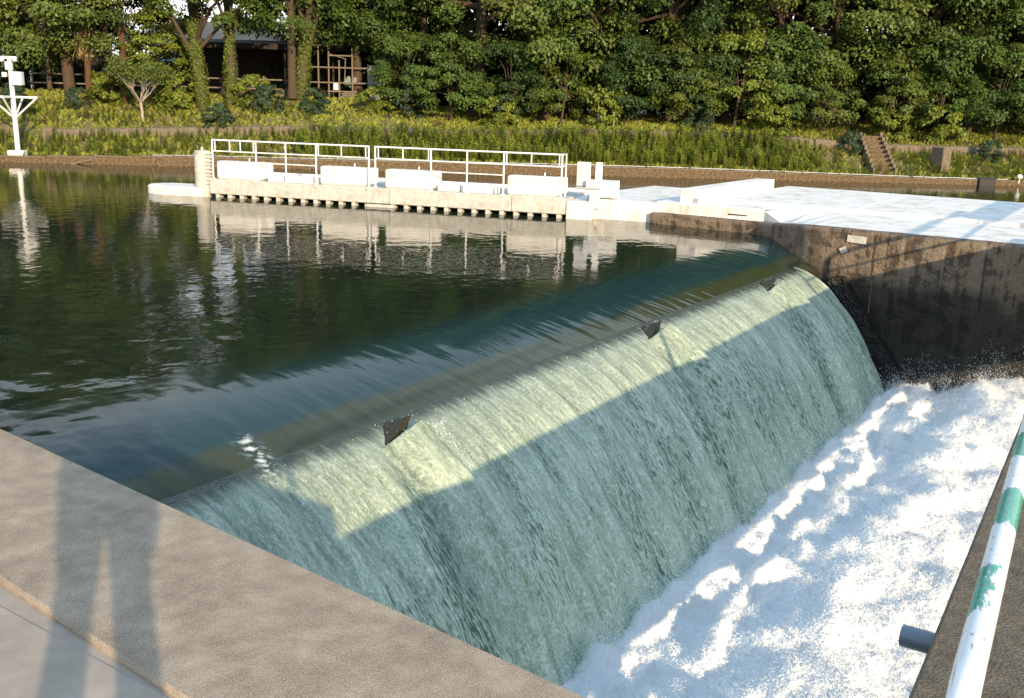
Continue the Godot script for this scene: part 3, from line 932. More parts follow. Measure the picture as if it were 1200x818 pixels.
# ------------------------------------------------------------------ things behind the trees
func background():
	var hb := bank_turn()
	# houses
	var h := thing("house", "cream house wall with tan roof glimpsed behind the ivy trees", "house", bank(4.4, 24.0), hb)
	var mb := MB.new()
	mb.box(Vector3(0, 1.2, 0), Vector3(7.5, 4.0, 7.0), 0.03)
	part("wall", mb, M.cream, h)
	mb = MB.new()
	for sd in [-1.0, 1.0]:
		mb.quad(Vector3(-4.2, 2.9, 4.2 * sd), Vector3(4.2, 2.9, 4.2 * sd), Vector3(4.2, 4.7, 0), Vector3(-4.2, 4.7, 0), Color.WHITE, Vector3(0, 1, sd))
	for sd in [-1.0, 1.0]:
		mb.tri(Vector3(3.7 * sd, 3.15, -3.4), Vector3(3.7 * sd, 3.15, 3.4), Vector3(3.7 * sd, 4.6, 0), Color.WHITE, Vector3(sd, 0, 0))
	part("roof", mb, M.tanroof, h)
	for k in 4:
		mb = MB.new()
		mb.box(Vector3(-2.7 + 1.8 * k, 2.1, 3.53), Vector3(1.1, 1.1, 0.1), 0.02)
		var w := part("window", mb, M.paint, h)
		mb = MB.new()
		mb.box(Vector3(-2.7 + 1.8 * k, 2.1, 3.57), Vector3(0.9, 0.9, 0.06), 0.01)
		part("pane", mb, M.darkglass, w)
	h = thing("house", "pale house corner glimpsed above the timber frame", "house", bank(12.5, 27.0), hb)
	mb = MB.new()
	mb.box(Vector3(0, 3.4, 0), Vector3(7.0, 7.4, 6.0), 0.03)
	part("wall", mb, M.cream, h)
	mb = MB.new()
	mb.box(Vector3(0, 7.25, 0), Vector3(7.8, 0.3, 6.8), 0.03)
	part("roof", mb, M.tanroof, h)
	for k in 3:
		mb = MB.new()
		mb.box(Vector3(-2.2 + 2.2 * k, 5.1, 3.03), Vector3(1.2, 1.2, 0.1), 0.02)
		part("window", mb, M.darkglass, h)
	# dark open shed
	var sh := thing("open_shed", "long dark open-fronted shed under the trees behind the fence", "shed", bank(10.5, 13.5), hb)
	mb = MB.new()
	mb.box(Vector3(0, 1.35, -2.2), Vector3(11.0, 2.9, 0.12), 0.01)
	part("back_wall", mb, M.shade_wood, sh)
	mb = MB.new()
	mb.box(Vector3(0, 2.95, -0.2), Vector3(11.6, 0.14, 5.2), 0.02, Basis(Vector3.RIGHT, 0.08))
	part("roof", mb, M.shade_wood, sh)
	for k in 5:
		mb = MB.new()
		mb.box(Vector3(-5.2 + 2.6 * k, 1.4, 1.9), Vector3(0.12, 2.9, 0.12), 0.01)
		part("post", mb, M.shade_wood, sh)
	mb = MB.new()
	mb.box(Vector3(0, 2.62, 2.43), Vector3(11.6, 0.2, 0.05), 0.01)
	part("fascia", mb, M.shade_wood, sh)
	# added dark boards stand in for the gloom deep behind the trees
	var bf := thing("boundary_fence", "added dark board backdrop for the gloom at the back of the wooded park", "fence", bank(12.0, 20.0), hb)
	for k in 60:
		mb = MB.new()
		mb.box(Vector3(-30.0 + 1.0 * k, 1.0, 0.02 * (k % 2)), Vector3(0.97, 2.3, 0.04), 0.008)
		part("board", mb, M.shade_wood, bf)
	# timber frame with rails
	var tf := thing("timber_frame", "weathered timber post frame with rails standing on the slope's top edge", "frame", bank(13.2, 8.9), hb)
	for p in [[-0.55, 2.75], [-0.02, 2.6], [0.52, 2.0], [1.2, 2.65]]:
		mb = MB.new()
		mb.box(Vector3(p[0], p[1] * 0.5 - 0.15, 0), Vector3(0.075, p[1] + 0.3, 0.075), 0.01)
		part("post", mb, M.timber, tf)
	for r in [[-1.6, 2.1, 1.62], [-1.7, 3.4, 0.86], [-0.1, 3.3, 0.42], [-0.05, 1.25, 2.22], [-1.7, 0.1, 2.72]]:
		mb = MB.new()
		mb.box(Vector3((r[0] + r[1]) * 0.5, r[2], 0.062), Vector3(r[1] - r[0], 0.07, 0.045), 0.01)
		part("rail", mb, M.timber, tf)
	mb = MB.new()
	mb.tube([Vector3(0.0, 2.3, 0.05), Vector3(0.9, 2.05, 0.06)], [0.025], 5)
	mb.tube([Vector3(0.85, 2.1, 0.0), Vector3(0.8, 1.0, 0.0)], [0.03], 5)
	part("brace", mb, M.timber, tf)
	mb = MB.new()
	mb.box(Vector3(0, 0, 0), Vector3(0.24, 0.34, 0.02), 0.004)
	var nt := part("notice_board", mb, M.paint)
	nt.transform = Transform3D(Basis(Vector3.UP, hb), bank(13.2, 8.9) + BD * 0.35 + Vector3(0, 0.66, 0) - BN * 0.1)
	tag(nt, "small blank white board fixed to the timber frame's rails", "board")
	var gp := thing("grey_panel", "upright grey-green panel standing right of the timber frame", "panel", bank(15.6, 8.7), hb)
	mb = MB.new()
	mb.box(Vector3(0, 0.92, 0), Vector3(0.72, 1.75, 0.06), 0.01)
	part("sheet", mb, M.greypanel, gp)
	for s in [-0.38, 0.4]:
		mb = MB.new()
		mb.box(Vector3(s, 0.8, -0.02), Vector3(0.06, 2.1, 0.06), 0.01)
		part("post", mb, M.timber, gp)
	# heap of timber and clutter
	for k in 2:
		var cl := thing("stacked_timber", ["low stack of pale boards left of the timber frame", "low stack of pale boards under the frame's right rails"][k], "timber stack", bank([11.0, 14.4][k], 9.0), hb + 0.1)
		for j in 5:
			mb = MB.new()
			mb.box(Vector3(0.05 * (j % 3), 0.08 + 0.075 * j, 0.03 * (j % 2)), Vector3(1.5 - 0.1 * j, 0.06, 0.3), 0.008)
			part("board", mb, M.timber, cl)
	mb = MB.new()
	for k in 5:
		mb.ball(Vector3(0.12 * k - 0.25, 0.9 + 0.12 * sin(k * 2.0), 0.05), Vector3(0.17, 0.22, 0.12), 6, 8)
	var bag := part("hanging_net", mb, M.greypanel)
	bag.transform = Transform3D(Basis(Vector3.UP, hb), bank(14.3, 9.3))
	tag(bag, "grey bundled net hanging behind the timber frame", "net")
	# low rail fence behind the palms
	var rf := thing("rail_fence", "low two-rail timber fence running behind the palms and ivy trees", "fence", bank(4.6, 9.6), hb)
	for k in 9:
		mb = MB.new()
		mb.box(Vector3(-6.8 + 1.7 * k, 0.45, 0), Vector3(0.09, 1.3, 0.09), 0.01)
		part("post", mb, M.timber, rf)
	for y in [0.45, 0.92]:
		mb = MB.new()
		mb.box(Vector3(0, y, 0.07), Vector3(13.8, 0.075, 0.045), 0.01)
		part("rail", mb, M.timber, rf)
	# pale blue parasols
	for k in 2:
		var pa := thing("parasol", ["pale blue parasol left of the taller palm's trunk", "pale blue parasol right of the taller palm's trunk"][k], "parasol", bank(3.0 + 1.4 * k, 13.0))
		mb = MB.new()
		mb.tube([Vector3(0, -0.1, 0), Vector3(0, 2.15, 0)], [0.025], 6)
		part("pole", mb, M.galv, pa)
		mb = MB.new()
		for j in 8:
			var a := TAU * j / 8.0
			var b := TAU * (j + 1) / 8.0
			mb.tri(Vector3(0, 2.2, 0), Vector3(cos(a) * 0.8, 1.8, sin(a) * 0.8), Vector3(cos(b) * 0.8, 1.8, sin(b) * 0.8), Color.WHITE, Vector3(cos(a), 1, sin(a)))
		part("canopy", mb, M.bluecloth, pa)
	# gauge mast on the bank
	var ma := thing("gauge_mast", "white instrument mast with cross platform and cabinet on the far bank", "mast", BA + BD * 0.6 + BN * 0.5 + Vector3(0, 0.35, 0), hb)
	mb = MB.new()
	mb.tube([Vector3(0, -0.1, 0), Vector3(0, 2.5, 0), Vector3(0, 4.05, 0)], [0.108, 0.10, 0.085], 14)
	part("pole", mb, M.paint, ma)
	mb = MB.new()
	mb.box(Vector3(0, 0.02, 0), Vector3(0.7, 0.26, 0.6), 0.03)
	part("footing", mb, M.white, ma)
	for a in [0.0, PI * 0.5, PI, PI * 1.5]:
		var d := Vector3(cos(a), 0, sin(a))
		mb = MB.new()
		mb.box(d * 0.55 + Vector3(0, 2.42, 0), Vector3(0.98, 0.09, 0.09), 0.01, Basis(Vector3.UP, -a))
		part("arm", mb, M.paint, ma)
		mb = MB.new()
		mb.tube([d * 0.1 + Vector3(0, 1.6, 0), d * 0.98 + Vector3(0, 2.38, 0)], [0.04], 8)
		part("strut", mb, M.paint, ma)
	mb = MB.new()
	mb.box(Vector3(0.3, 3.2, 0.08), Vector3(0.44, 0.56, 0.34), 0.02)
	part("cabinet", mb, M.paint, ma)
	mb = MB.new()
	mb.box(Vector3(-0.02, 4.06, 0), Vector3(0.66, 0.12, 0.14), 0.03)
	part("sensor_bar", mb, M.paint, ma)
	for q in [[-0.28, 3.97, 0.08], [0.27, 3.97, 0.07], [-0.22, 3.35, 0.1], [0.0, 3.72, 0.17]]:
		mb = MB.new()
		mb.box(Vector3(q[0], q[1], 0.1), Vector3(q[2] * 1.6, q[2] * 2.0, 0.22), 0.02)
		part("sensor", mb, M.paint, ma)

# ------------------------------------------------------------------ pier
const PA := Vector3(-25.3, 0, -20.5)
const PD := Vector3(0.9533, 0, -0.3017)
const PN := Vector3(-0.3017, 0, -0.9533)

func pier_at(s: float, n: float, y: float) -> Vector3:
	return PA + PD * s + PN * n + Vector3(0, y, 0)

func pier():
	var tn := atan2(-PD.z, PD.x)
	var hb := Basis(Vector3.UP, tn)
	var p := thing("pier", "long white concrete pier beam on short piles in the far river", "pier", pier_at(0, 0, 0), tn)
	# local: x along, -z away from the river's near side
	for seg in [[0.0, 0.9], [0.9, 5.35], [5.35, 6.1], [6.1, 9.9], [9.9, 11.5]]:
		var mb := MB.new()
		mb.box(Vector3((seg[0] + seg[1]) * 0.5, 0.335, -0.16), Vector3(seg[1] - seg[0] - 0.012, 0.45, 0.32), 0.018)
		part("beam", mb, M.pier, p)
	var mb := MB.new()
	mb.box(Vector3(5.75, 0.42, -1.75), Vector3(11.45, 0.2, 2.85), 0.02)
	part("deck_slab", mb, M.pier, p)
	mb = MB.new()
	mb.box(Vector3(5.75, 0.55, -3.05), Vector3(11.45, 0.12, 0.24), 0.02)
	part("back_curb", mb, M.white, p)
	for k in 27:
		var x := 0.25 + 0.425 * k
		if x > 5.3 and x < 6.0: continue
		mb = MB.new()
		mb.box(Vector3(x, -0.25, -0.16), Vector3(0.13, 0.72, 0.26), 0.015)
		part("pile", mb, M.pier, p)
	mb = MB.new()
	mb.box(Vector3(5.72, -0.12, -0.2), Vector3(0.85, 0.4, 0.36), 0.02)
	part("footing", mb, M.pier, p)
	mb = MB.new()
	mb.box(Vector3(5.75, 0.03, -0.7), Vector3(11.3, 0.07, 0.1), 0.01)
	part("waling", mb, M.darksteel, p)
	# end column and nose slab
	var c := thing("pier_column", "grey-white ribbed column at the pier's upstream end", "column", pier_at(-0.32, 0.18, 0), tn)
	mb = MB.new()
	mb.tube([Vector3(0, -0.6, 0), Vector3(0, 0.3, 0), Vector3(0, 0.31, 0), Vector3(0, 1.42, 0)], [0.23, 0.23, 0.255, 0.245], 24)
	part("shaft", mb, M.pier, c)
	for k in 9:
		mb = MB.new()
		mb.box(Vector3(0.235, 0.42 + 0.115 * k, 0.03), Vector3(0.12, 0.05, 0.34), 0.008)
		part("rib", mb, M.pier, c)
	mb = MB.new()
	mb.tube([Vector3(0, 1.42, 0), Vector3(0, 1.53, 0)], [0.05], 8)
	part("cap_bolt", mb, M.galv, c)
	mb = MB.new()
	var outl := []
	for k in 25:
		var a := PI * 0.5 + PI * k / 24.0
		outl.append(Vector2(-1.0 + cos(a) * 0.95, sin(a) * 0.62))
	outl.append(Vector2(0.4, -0.62)); outl.append(Vector2(0.4, 0.62))
	var nn := outl.size()
	for k in nn:
		var a: Vector2 = outl[k]
		var b: Vector2 = outl[(k + 1) % nn]
		var mid := Vector3((a.x + b.x) * 0.5 + 0.3, 0, (a.y + b.y) * 0.5)
		mb.quad(Vector3(a.x, -0.4, a.y), Vector3(b.x, -0.4, b.y), Vector3(b.x, 0.22, b.y), Vector3(a.x, 0.22, a.y), Color.WHITE, mid)
		var a2 := Vector3(a.x * 0.94 - 0.02, 0.27, a.y * 0.92)
		var b2 := Vector3(b.x * 0.94 - 0.02, 0.27, b.y * 0.92)
		mb.quad(Vector3(a.x, 0.22, a.y), Vector3(b.x, 0.22, b.y), b2, a2, Color.WHITE, mid + Vector3.UP)
		mb.tri(Vector3(-0.6, 0.275, 0), a2, b2, Color.WHITE, Vector3.UP)
	var ns := part("nose_slab", mb, M.white)
	ns.transform = Transform3D(hb, pier_at(-0.62, 0.55, 0))
	tag(ns, "flat white rounded slab lying low in the water left of the pier column", "slab")
	# blocks on the pier
	var lab := ["white concrete block on the pier, nearest to the ribbed column", "white concrete block on the pier, left of the double posts", "white concrete block on the pier, right of the double posts", "white concrete block on the pier, by the grey gate plates"]
	var bx := [[0.1, 1.6], [3.7, 5.22], [5.85, 7.3], [9.68, 11.2]]
	for k in 4:
		var b := thing("pier_block", lab[k], "block", pier_at((bx[k][0] + bx[k][1]) * 0.5, 0.36, 0.522), tn, "white blocks along the pier")
		mb = MB.new()
		var L: float = bx[k][1] - bx[k][0]
		mb.box(Vector3(0, 0.315, -0.16), Vector3(L, 0.55, 0.5), 0.05)
		part("body", mb, M.white, b)
		mb = MB.new()
		mb.box(Vector3(0, 0.02, -0.16), Vector3(L - 0.1, 0.05, 0.42), 0.005)
		part("plinth", mb, M.galv, b)
		mb = MB.new()
		mb.tube([Vector3(L * 0.5 - 0.04, 0.13, -0.55), Vector3(L * 0.5 - 0.04, 0.56, -0.55)], [0.17], 14)
		mb.box(Vector3(L * 0.5 - 0.12, 0.32, -0.5), Vector3(0.28, 0.5, 0.28), 0.03)
		part("end_drum", mb, M.white, b)
		mb = MB.new()
		mb.tube([Vector3(L * 0.2, 0.55, -0.15), Vector3(L * 0.2, 0.7, -0.15)], [0.022], 6)
		part("vent_pin", mb, M.paint, b)
		for j in 14:
			mb = MB.new()
			mb.box(Vector3(-L * 0.42 + L * 0.84 * j / 13.0, 0.592 + 0.006 * (j % 2), -0.1 - 0.04 * (j % 3)), Vector3(0.05, 0.02, 0.09), 0.004)
			part("stud", mb, M.galv, b)
	var lo := [[1.72, 2.32], [2.36, 3.35], [3.38, 3.48], [7.42, 8.1], [8.16, 9.15], [9.2, 9.3]]
	for k in 6:
		mb = MB.new()
		mb.box(Vector3(0, 0.1, 0), Vector3(lo[k][1] - lo[k][0], 0.2, 0.32), 0.02)
		var o := part("low_kerb_block", mb, M.white)
		o.transform = Transform3D(hb, pier_at((lo[k][0] + lo[k][1]) * 0.5, 0.75, 0.522))
		tag(o, ["short low white kerb block right of the first pier block", "long low white kerb block between first and second pier blocks", "tiny low white kerb block touching the second pier block's left",
			"short low white kerb block right of the third pier block", "long low white kerb block between third and fourth pier blocks", "tiny low white kerb block touching the fourth pier block's left"][k], "kerb block", "low kerb blocks on the pier")
	# railing
	var rl := thing("pier_railing", "white tubular railing along the front of the pier", "railing", pier_at(0, 0.25, 0.56), tn)
	var posts := [0.0, 1.54, 2.57, 3.6, 5.35, 5.56, 7.34, 8.46, 9.58, 11.3]
	for x in posts:
		mb = MB.new()
		mb.tube([Vector3(x, -0.02, 0), Vector3(x, 1.2, 0)], [0.027], 8)
		part("post", mb, M.paint, rl)
		mb = MB.new()
		mb.box(Vector3(x, 0.005, 0), Vector3(0.12, 0.02, 0.12), 0.004)
		part("base_plate", mb, M.paint, rl)
	for x in [0.1, 0.62, 1.0, 1.46, 3.68, 4.45, 5.25, 5.66, 6.45, 7.26, 9.66, 10.4, 11.22]:
		mb = MB.new()
		mb.tube([Vector3(x, 0.86, 0), Vector3(x, 1.2, 0)], [0.02], 6)
		part("baluster", mb, M.paint, rl)
	for r in [[0.0, 5.37, 1.2, 0.026], [5.54, 11.32, 1.2, 0.026], [0.0, 5.37, 0.86, 0.021], [5.54, 11.32, 0.86, 0.021], [1.54, 3.6, 0.55, 0.018], [7.34, 9.58, 0.55, 0.018]]:
		mb = MB.new()
		mb.tube([Vector3(r[0], r[2], 0), Vector3(r[1], r[2], 0)], [r[3]], 8)
		part("rail", mb, M.paint, rl)
	mb = MB.new()
	mb.tube([Vector3(11.3, 1.2, 0), Vector3(11.3, 1.2, -0.5), Vector3(11.3, -0.02, -0.5)], [0.026], 8)
	mb.tube([Vector3(11.3, 0.86, 0), Vector3(11.3, 0.86, -0.5)], [0.021], 8)
	part("end_frame", mb, M.paint, rl)
	# small gate gear between pier and the white wall
	var gg := thing("gate_plates", "pair of upright grey gate plates on a bracket at the pier's end", "gate", pier_at(11.95, 0.75, 0.5), tn)
	for k in 2:
		mb = MB.new()
		mb.box(Vector3(-0.12 + 0.42 * k, 0.72, -0.1 * k), Vector3([0.4, 0.2][k], 0.68, 0.05), 0.01)
		part("plate", mb, M.paint if k else M.galvlight, gg)
	mb = MB.new()
	mb.box(Vector3(0.2, 0.33, 0.1), Vector3(1.0, 0.07, 0.35), 0.01)
	mb.box(Vector3(0.15, 0.12, 0.0), Vector3(0.12, 0.4, 0.12), 0.01)
	part("bracket", mb, M.galv, gg)
	mb = MB.new()
	mb.box(Vector3(0.3, 0.0, 0.35), Vector3(0.3, 0.45, 0.12), 0.02)
	part("slide_plate", mb, M.galvlight, gg)
	mb = MB.new()
	mb.box(Vector3(0, 0.1, 0), Vector3(0.75, 1.0, 1.6), 0.03)
	var pb := part("pier_end_block", mb, M.white)
	pb.transform = Transform3D(hb, pier_at(11.89, 0.82, -0.12))
	tag(pb, "short white end block of the pier standing in the water at the gate plates", "block")

# ------------------------------------------------------------------ far deck and walls
func far_deck():
	var mb := MB.new()
	# white front wall left of the brown coping, and its deck
	var w := thing("white_wall", "bright white concrete front wall left of the brown wall", "wall", Vector3(-12.95, 0, -25.05), 0.2)
	mb = MB.new()
	mb.box(Vector3(0, -0.12, 0), Vector3(2.0, 1.34, 0.4), 0.02)
	part("body", mb, M.white, w)
	var cb := thing("control_cabinet", "white box cabinet on short legs over the white wall", "cabinet", Vector3(-13.72, 0.6, -25.05), 0.2)
	mb = MB.new()
	mb.box(Vector3(0, 0.24, 0.12), Vector3(0.86, 0.46, 0.5), 0.015)
	part("case", mb, M.paint, cb)
	for x in [-0.3, 0.22]:
		mb = MB.new()
		mb.box(Vector3(x, -0.06, 0.2), Vector3(0.07 if x > 0 else 0.2, 0.16, 0.1), 0.01)
		part("leg", mb, M.galv, cb)
	mb = MB.new()
	mb.box(Vector3(-13.2, 0.08, -28.3), Vector3(4.0, 0.78, 6.1), 0.02)
	struct("side_deck", mb, M.white, "lower white concrete deck behind the white wall")
	# the main deck
	mb = MB.new()
	for k in 7:
		mb.box(Vector3(-8.9 + 3.9 * k, -0.1, -29.35), Vector3(3.888, 1.6, 6.3), 0.012)
	struct("upper_deck", mb, M.white, "wide white concrete deck above the brown wall")
	mb = MB.new()
	var lp := [Vector2(-12.05, -25.12), Vector2(-8.9, -25.02), Vector2(-8.32, -24.6), Vector2(-7.85, -24.0), Vector2(-7.35, -23.3), Vector2(-6.92, -22.75), Vector2(-6.5, -22.58), Vector2(16.3, -22.53), Vector2(16.3, -26.25), Vector2(-12.05, -26.25)]
	var lt := [0.585, 0.585, 0.37, 0.44, 0.54, 0.6, 0.6, 0.6, 0.6, 0.6]
	for k in lp.size():
		var a: Vector2 = lp[k]
		var b: Vector2 = lp[(k + 1) % lp.size()]
		mb.quad(Vector3(a.x, -0.9, a.y), Vector3(b.x, -0.9, b.y), Vector3(b.x, lt[mini(k + 1, 9)], b.y), Vector3(a.x, lt[k], a.y), Color.WHITE, Vector3(a.y - b.y, 0, b.x - a.x))
		var ai := Vector3(a.x, 0.6, a.y - 0.015)
		var bi := Vector3(b.x, 0.6, b.y - 0.015)
		if k < 7:
			if k > 0:
				ai.z = -25.6
				bi.z = -25.6
			mb.quad(Vector3(a.x, lt[k], a.y), Vector3(b.x, lt[k + 1], b.y), bi, ai, Color.WHITE, Vector3(0, 1, 0.5))
			mb.quad(ai, bi, Vector3(b.x, 0.6, -26.25), Vector3(a.x, 0.6, -26.25), Color.WHITE, Vector3.UP)
	struct("front_ledge", mb, M.white, "lower white ledge between deck and brown wall")
	mb = MB.new()
	mb.box(Vector3(-9.6, 0.42, -25.055), Vector3(0.62, 0.035, 0.04), 0.005)
	var sl := part("drain_slot", mb, M.rubber)
	tag(sl, "thin dark drain slot in the white face above the brown wall", "drain")
	var ww := thing("wing_wall", "low white wing wall crossing the deck from front to back", "wall", Vector3(-11.16, 0, 0))
	mb = MB.new()
	mb.box(Vector3(0, 0.49, -28.25), Vector3(0.58, 0.98, 5.9), 0.02)
	part("body", mb, M.white, ww)
	mb = MB.new()
	mb.box(Vector3(0.2, 0.66, -25.29), Vector3(0.16, 0.16, 0.03), 0.004)
	part("drain", mb, M.galv, ww)
	# brown flared wall
	var line := [[-12.1, -24.85, 0.30], [-9.0, -24.75, 0.31], [-8.45, -24.35, 0.36], [-8.0, -23.75, 0.43], [-7.5, -23.05, 0.53], [-7.04, -22.5, 0.60], [-6.6, -22.35, 0.62], [-5.0, -22.3, 0.62], [-2.0, -22.3, 0.62], [4.0, -22.3, 0.62], [16.0, -22.3, 0.62]]
	var ys := [-5.0, -4.0, -3.0, -2.4, -2.0, -1.5, -1.0, -0.6, -0.3, 0.0, 0.2]
	var wcol := PackedColorArray()
	var pos := PackedVector3Array()
	var nzw := noise(71, 0.9, 3)
	var pl := []
	for i in line.size() - 1:
		var m := maxi(2, int(absf(line[i + 1][0] - line[i][0]) / 0.12))
		for j in m:
			var t := float(j) / m
			pl.append([lerpf(line[i][0], line[i + 1][0], t), lerpf(line[i][1], line[i + 1][1], t), lerpf(line[i][2], line[i + 1][2], t)])
	pl.append(line[-1])
	var rows := []
	for y in ys: rows.append([y, 0.0])
	for k in 5: rows.append([99.0 + k, 0.0])
	for r in rows:
		for q in pl:
			var y: float = r[0]
			var z: float = q[1] + 0.02 * nzw.get_noise_2d(q[0] * 3.0, minf(y, 2.0) * 3.0)
			if y > 50.0:
				var a := (y - 99.0) / 4.0 * PI * 0.5
				z += -0.09 + 0.09 * cos(a)
				y = q[2] - 0.09 + 0.09 * sin(a) + 0.008 * nzw.get_noise_1d(q[0] * 6.0)
				if r[0] > 102.5: z -= 0.25
			else:
				y = minf(y, q[2] - 0.12)
				if y < -2.05: z += 0.14
				z += 0.10 * ss(-2.3, -1.4, y) * 0.0
			pos.append(Vector3(q[0], y, z))
			# shade painted in below the splash line, sunlit top of the wall lifted
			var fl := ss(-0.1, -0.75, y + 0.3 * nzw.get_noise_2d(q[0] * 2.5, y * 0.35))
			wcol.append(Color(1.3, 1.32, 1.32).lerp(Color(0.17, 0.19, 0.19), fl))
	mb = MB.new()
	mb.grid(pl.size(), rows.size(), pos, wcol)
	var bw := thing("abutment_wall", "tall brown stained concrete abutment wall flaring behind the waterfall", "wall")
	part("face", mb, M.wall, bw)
	mb = MB.new()
	mb.quad(Vector3(-12.1, -1, -24.85), Vector3(-12.1, 0.28, -24.85), Vector3(-12.1, 0.28, -25.2), Vector3(-12.1, -1, -25.2), Color.WHITE, Vector3(-1, 0, 0))
	part("end_face", mb, M.wall, bw)
	mb = MB.new()
	mb.box(Vector3(-5.78, 0.42, -22.293), Vector3(0.42, 0.16, 0.022), 0.008, Basis(Vector3.BACK, -0.05))
	part("plaster_patch", mb, M.pier, bw)
	mb = MB.new()
	mb.box(Vector3(-6.05, 0.16, -22.293), Vector3(0.15, 0.13, 0.02), 0.008, Basis(Vector3.BACK, 0.5))
	part("plaster_patch", mb, M.pier, bw)
	mb = MB.new()
	mb.box(Vector3(-5.35, -0.35, -22.285), Vector3(0.03, 1.7, 0.02), 0.006)
	part("joint_strip", mb, M.moss, bw)
	# slanted concrete shoulder left over from the gate recess
	mb = MB.new()
	var sh := [Vector2(-6.15, -0.45), Vector2(-5.95, -0.42), Vector2(-4.55, -2.25), Vector2(-4.3, -3.4), Vector2(-6.6, -3.4), Vector2(-6.6, -0.9)]
	for k in sh.size():
		var a: Vector2 = sh[k]
		var b: Vector2 = sh[(k + 1) % sh.size()]
		var o := Vector3(b.y - a.y, a.x - b.x, 0) * -1.0
		mb.quad(Vector3(a.x, a.y, -22.4), Vector3(b.x, b.y, -22.4), Vector3(b.x, b.y, -22.0), Vector3(a.x, a.y, -22.0), Color.WHITE, o)
		mb.tri(Vector3(-5.6, -2.2, -22.0), Vector3(a.x, a.y, -22.0), Vector3(b.x, b.y, -22.0), Color.WHITE, Vector3(0, 0, 1))
	part("shoulder", mb, M.wet, bw)

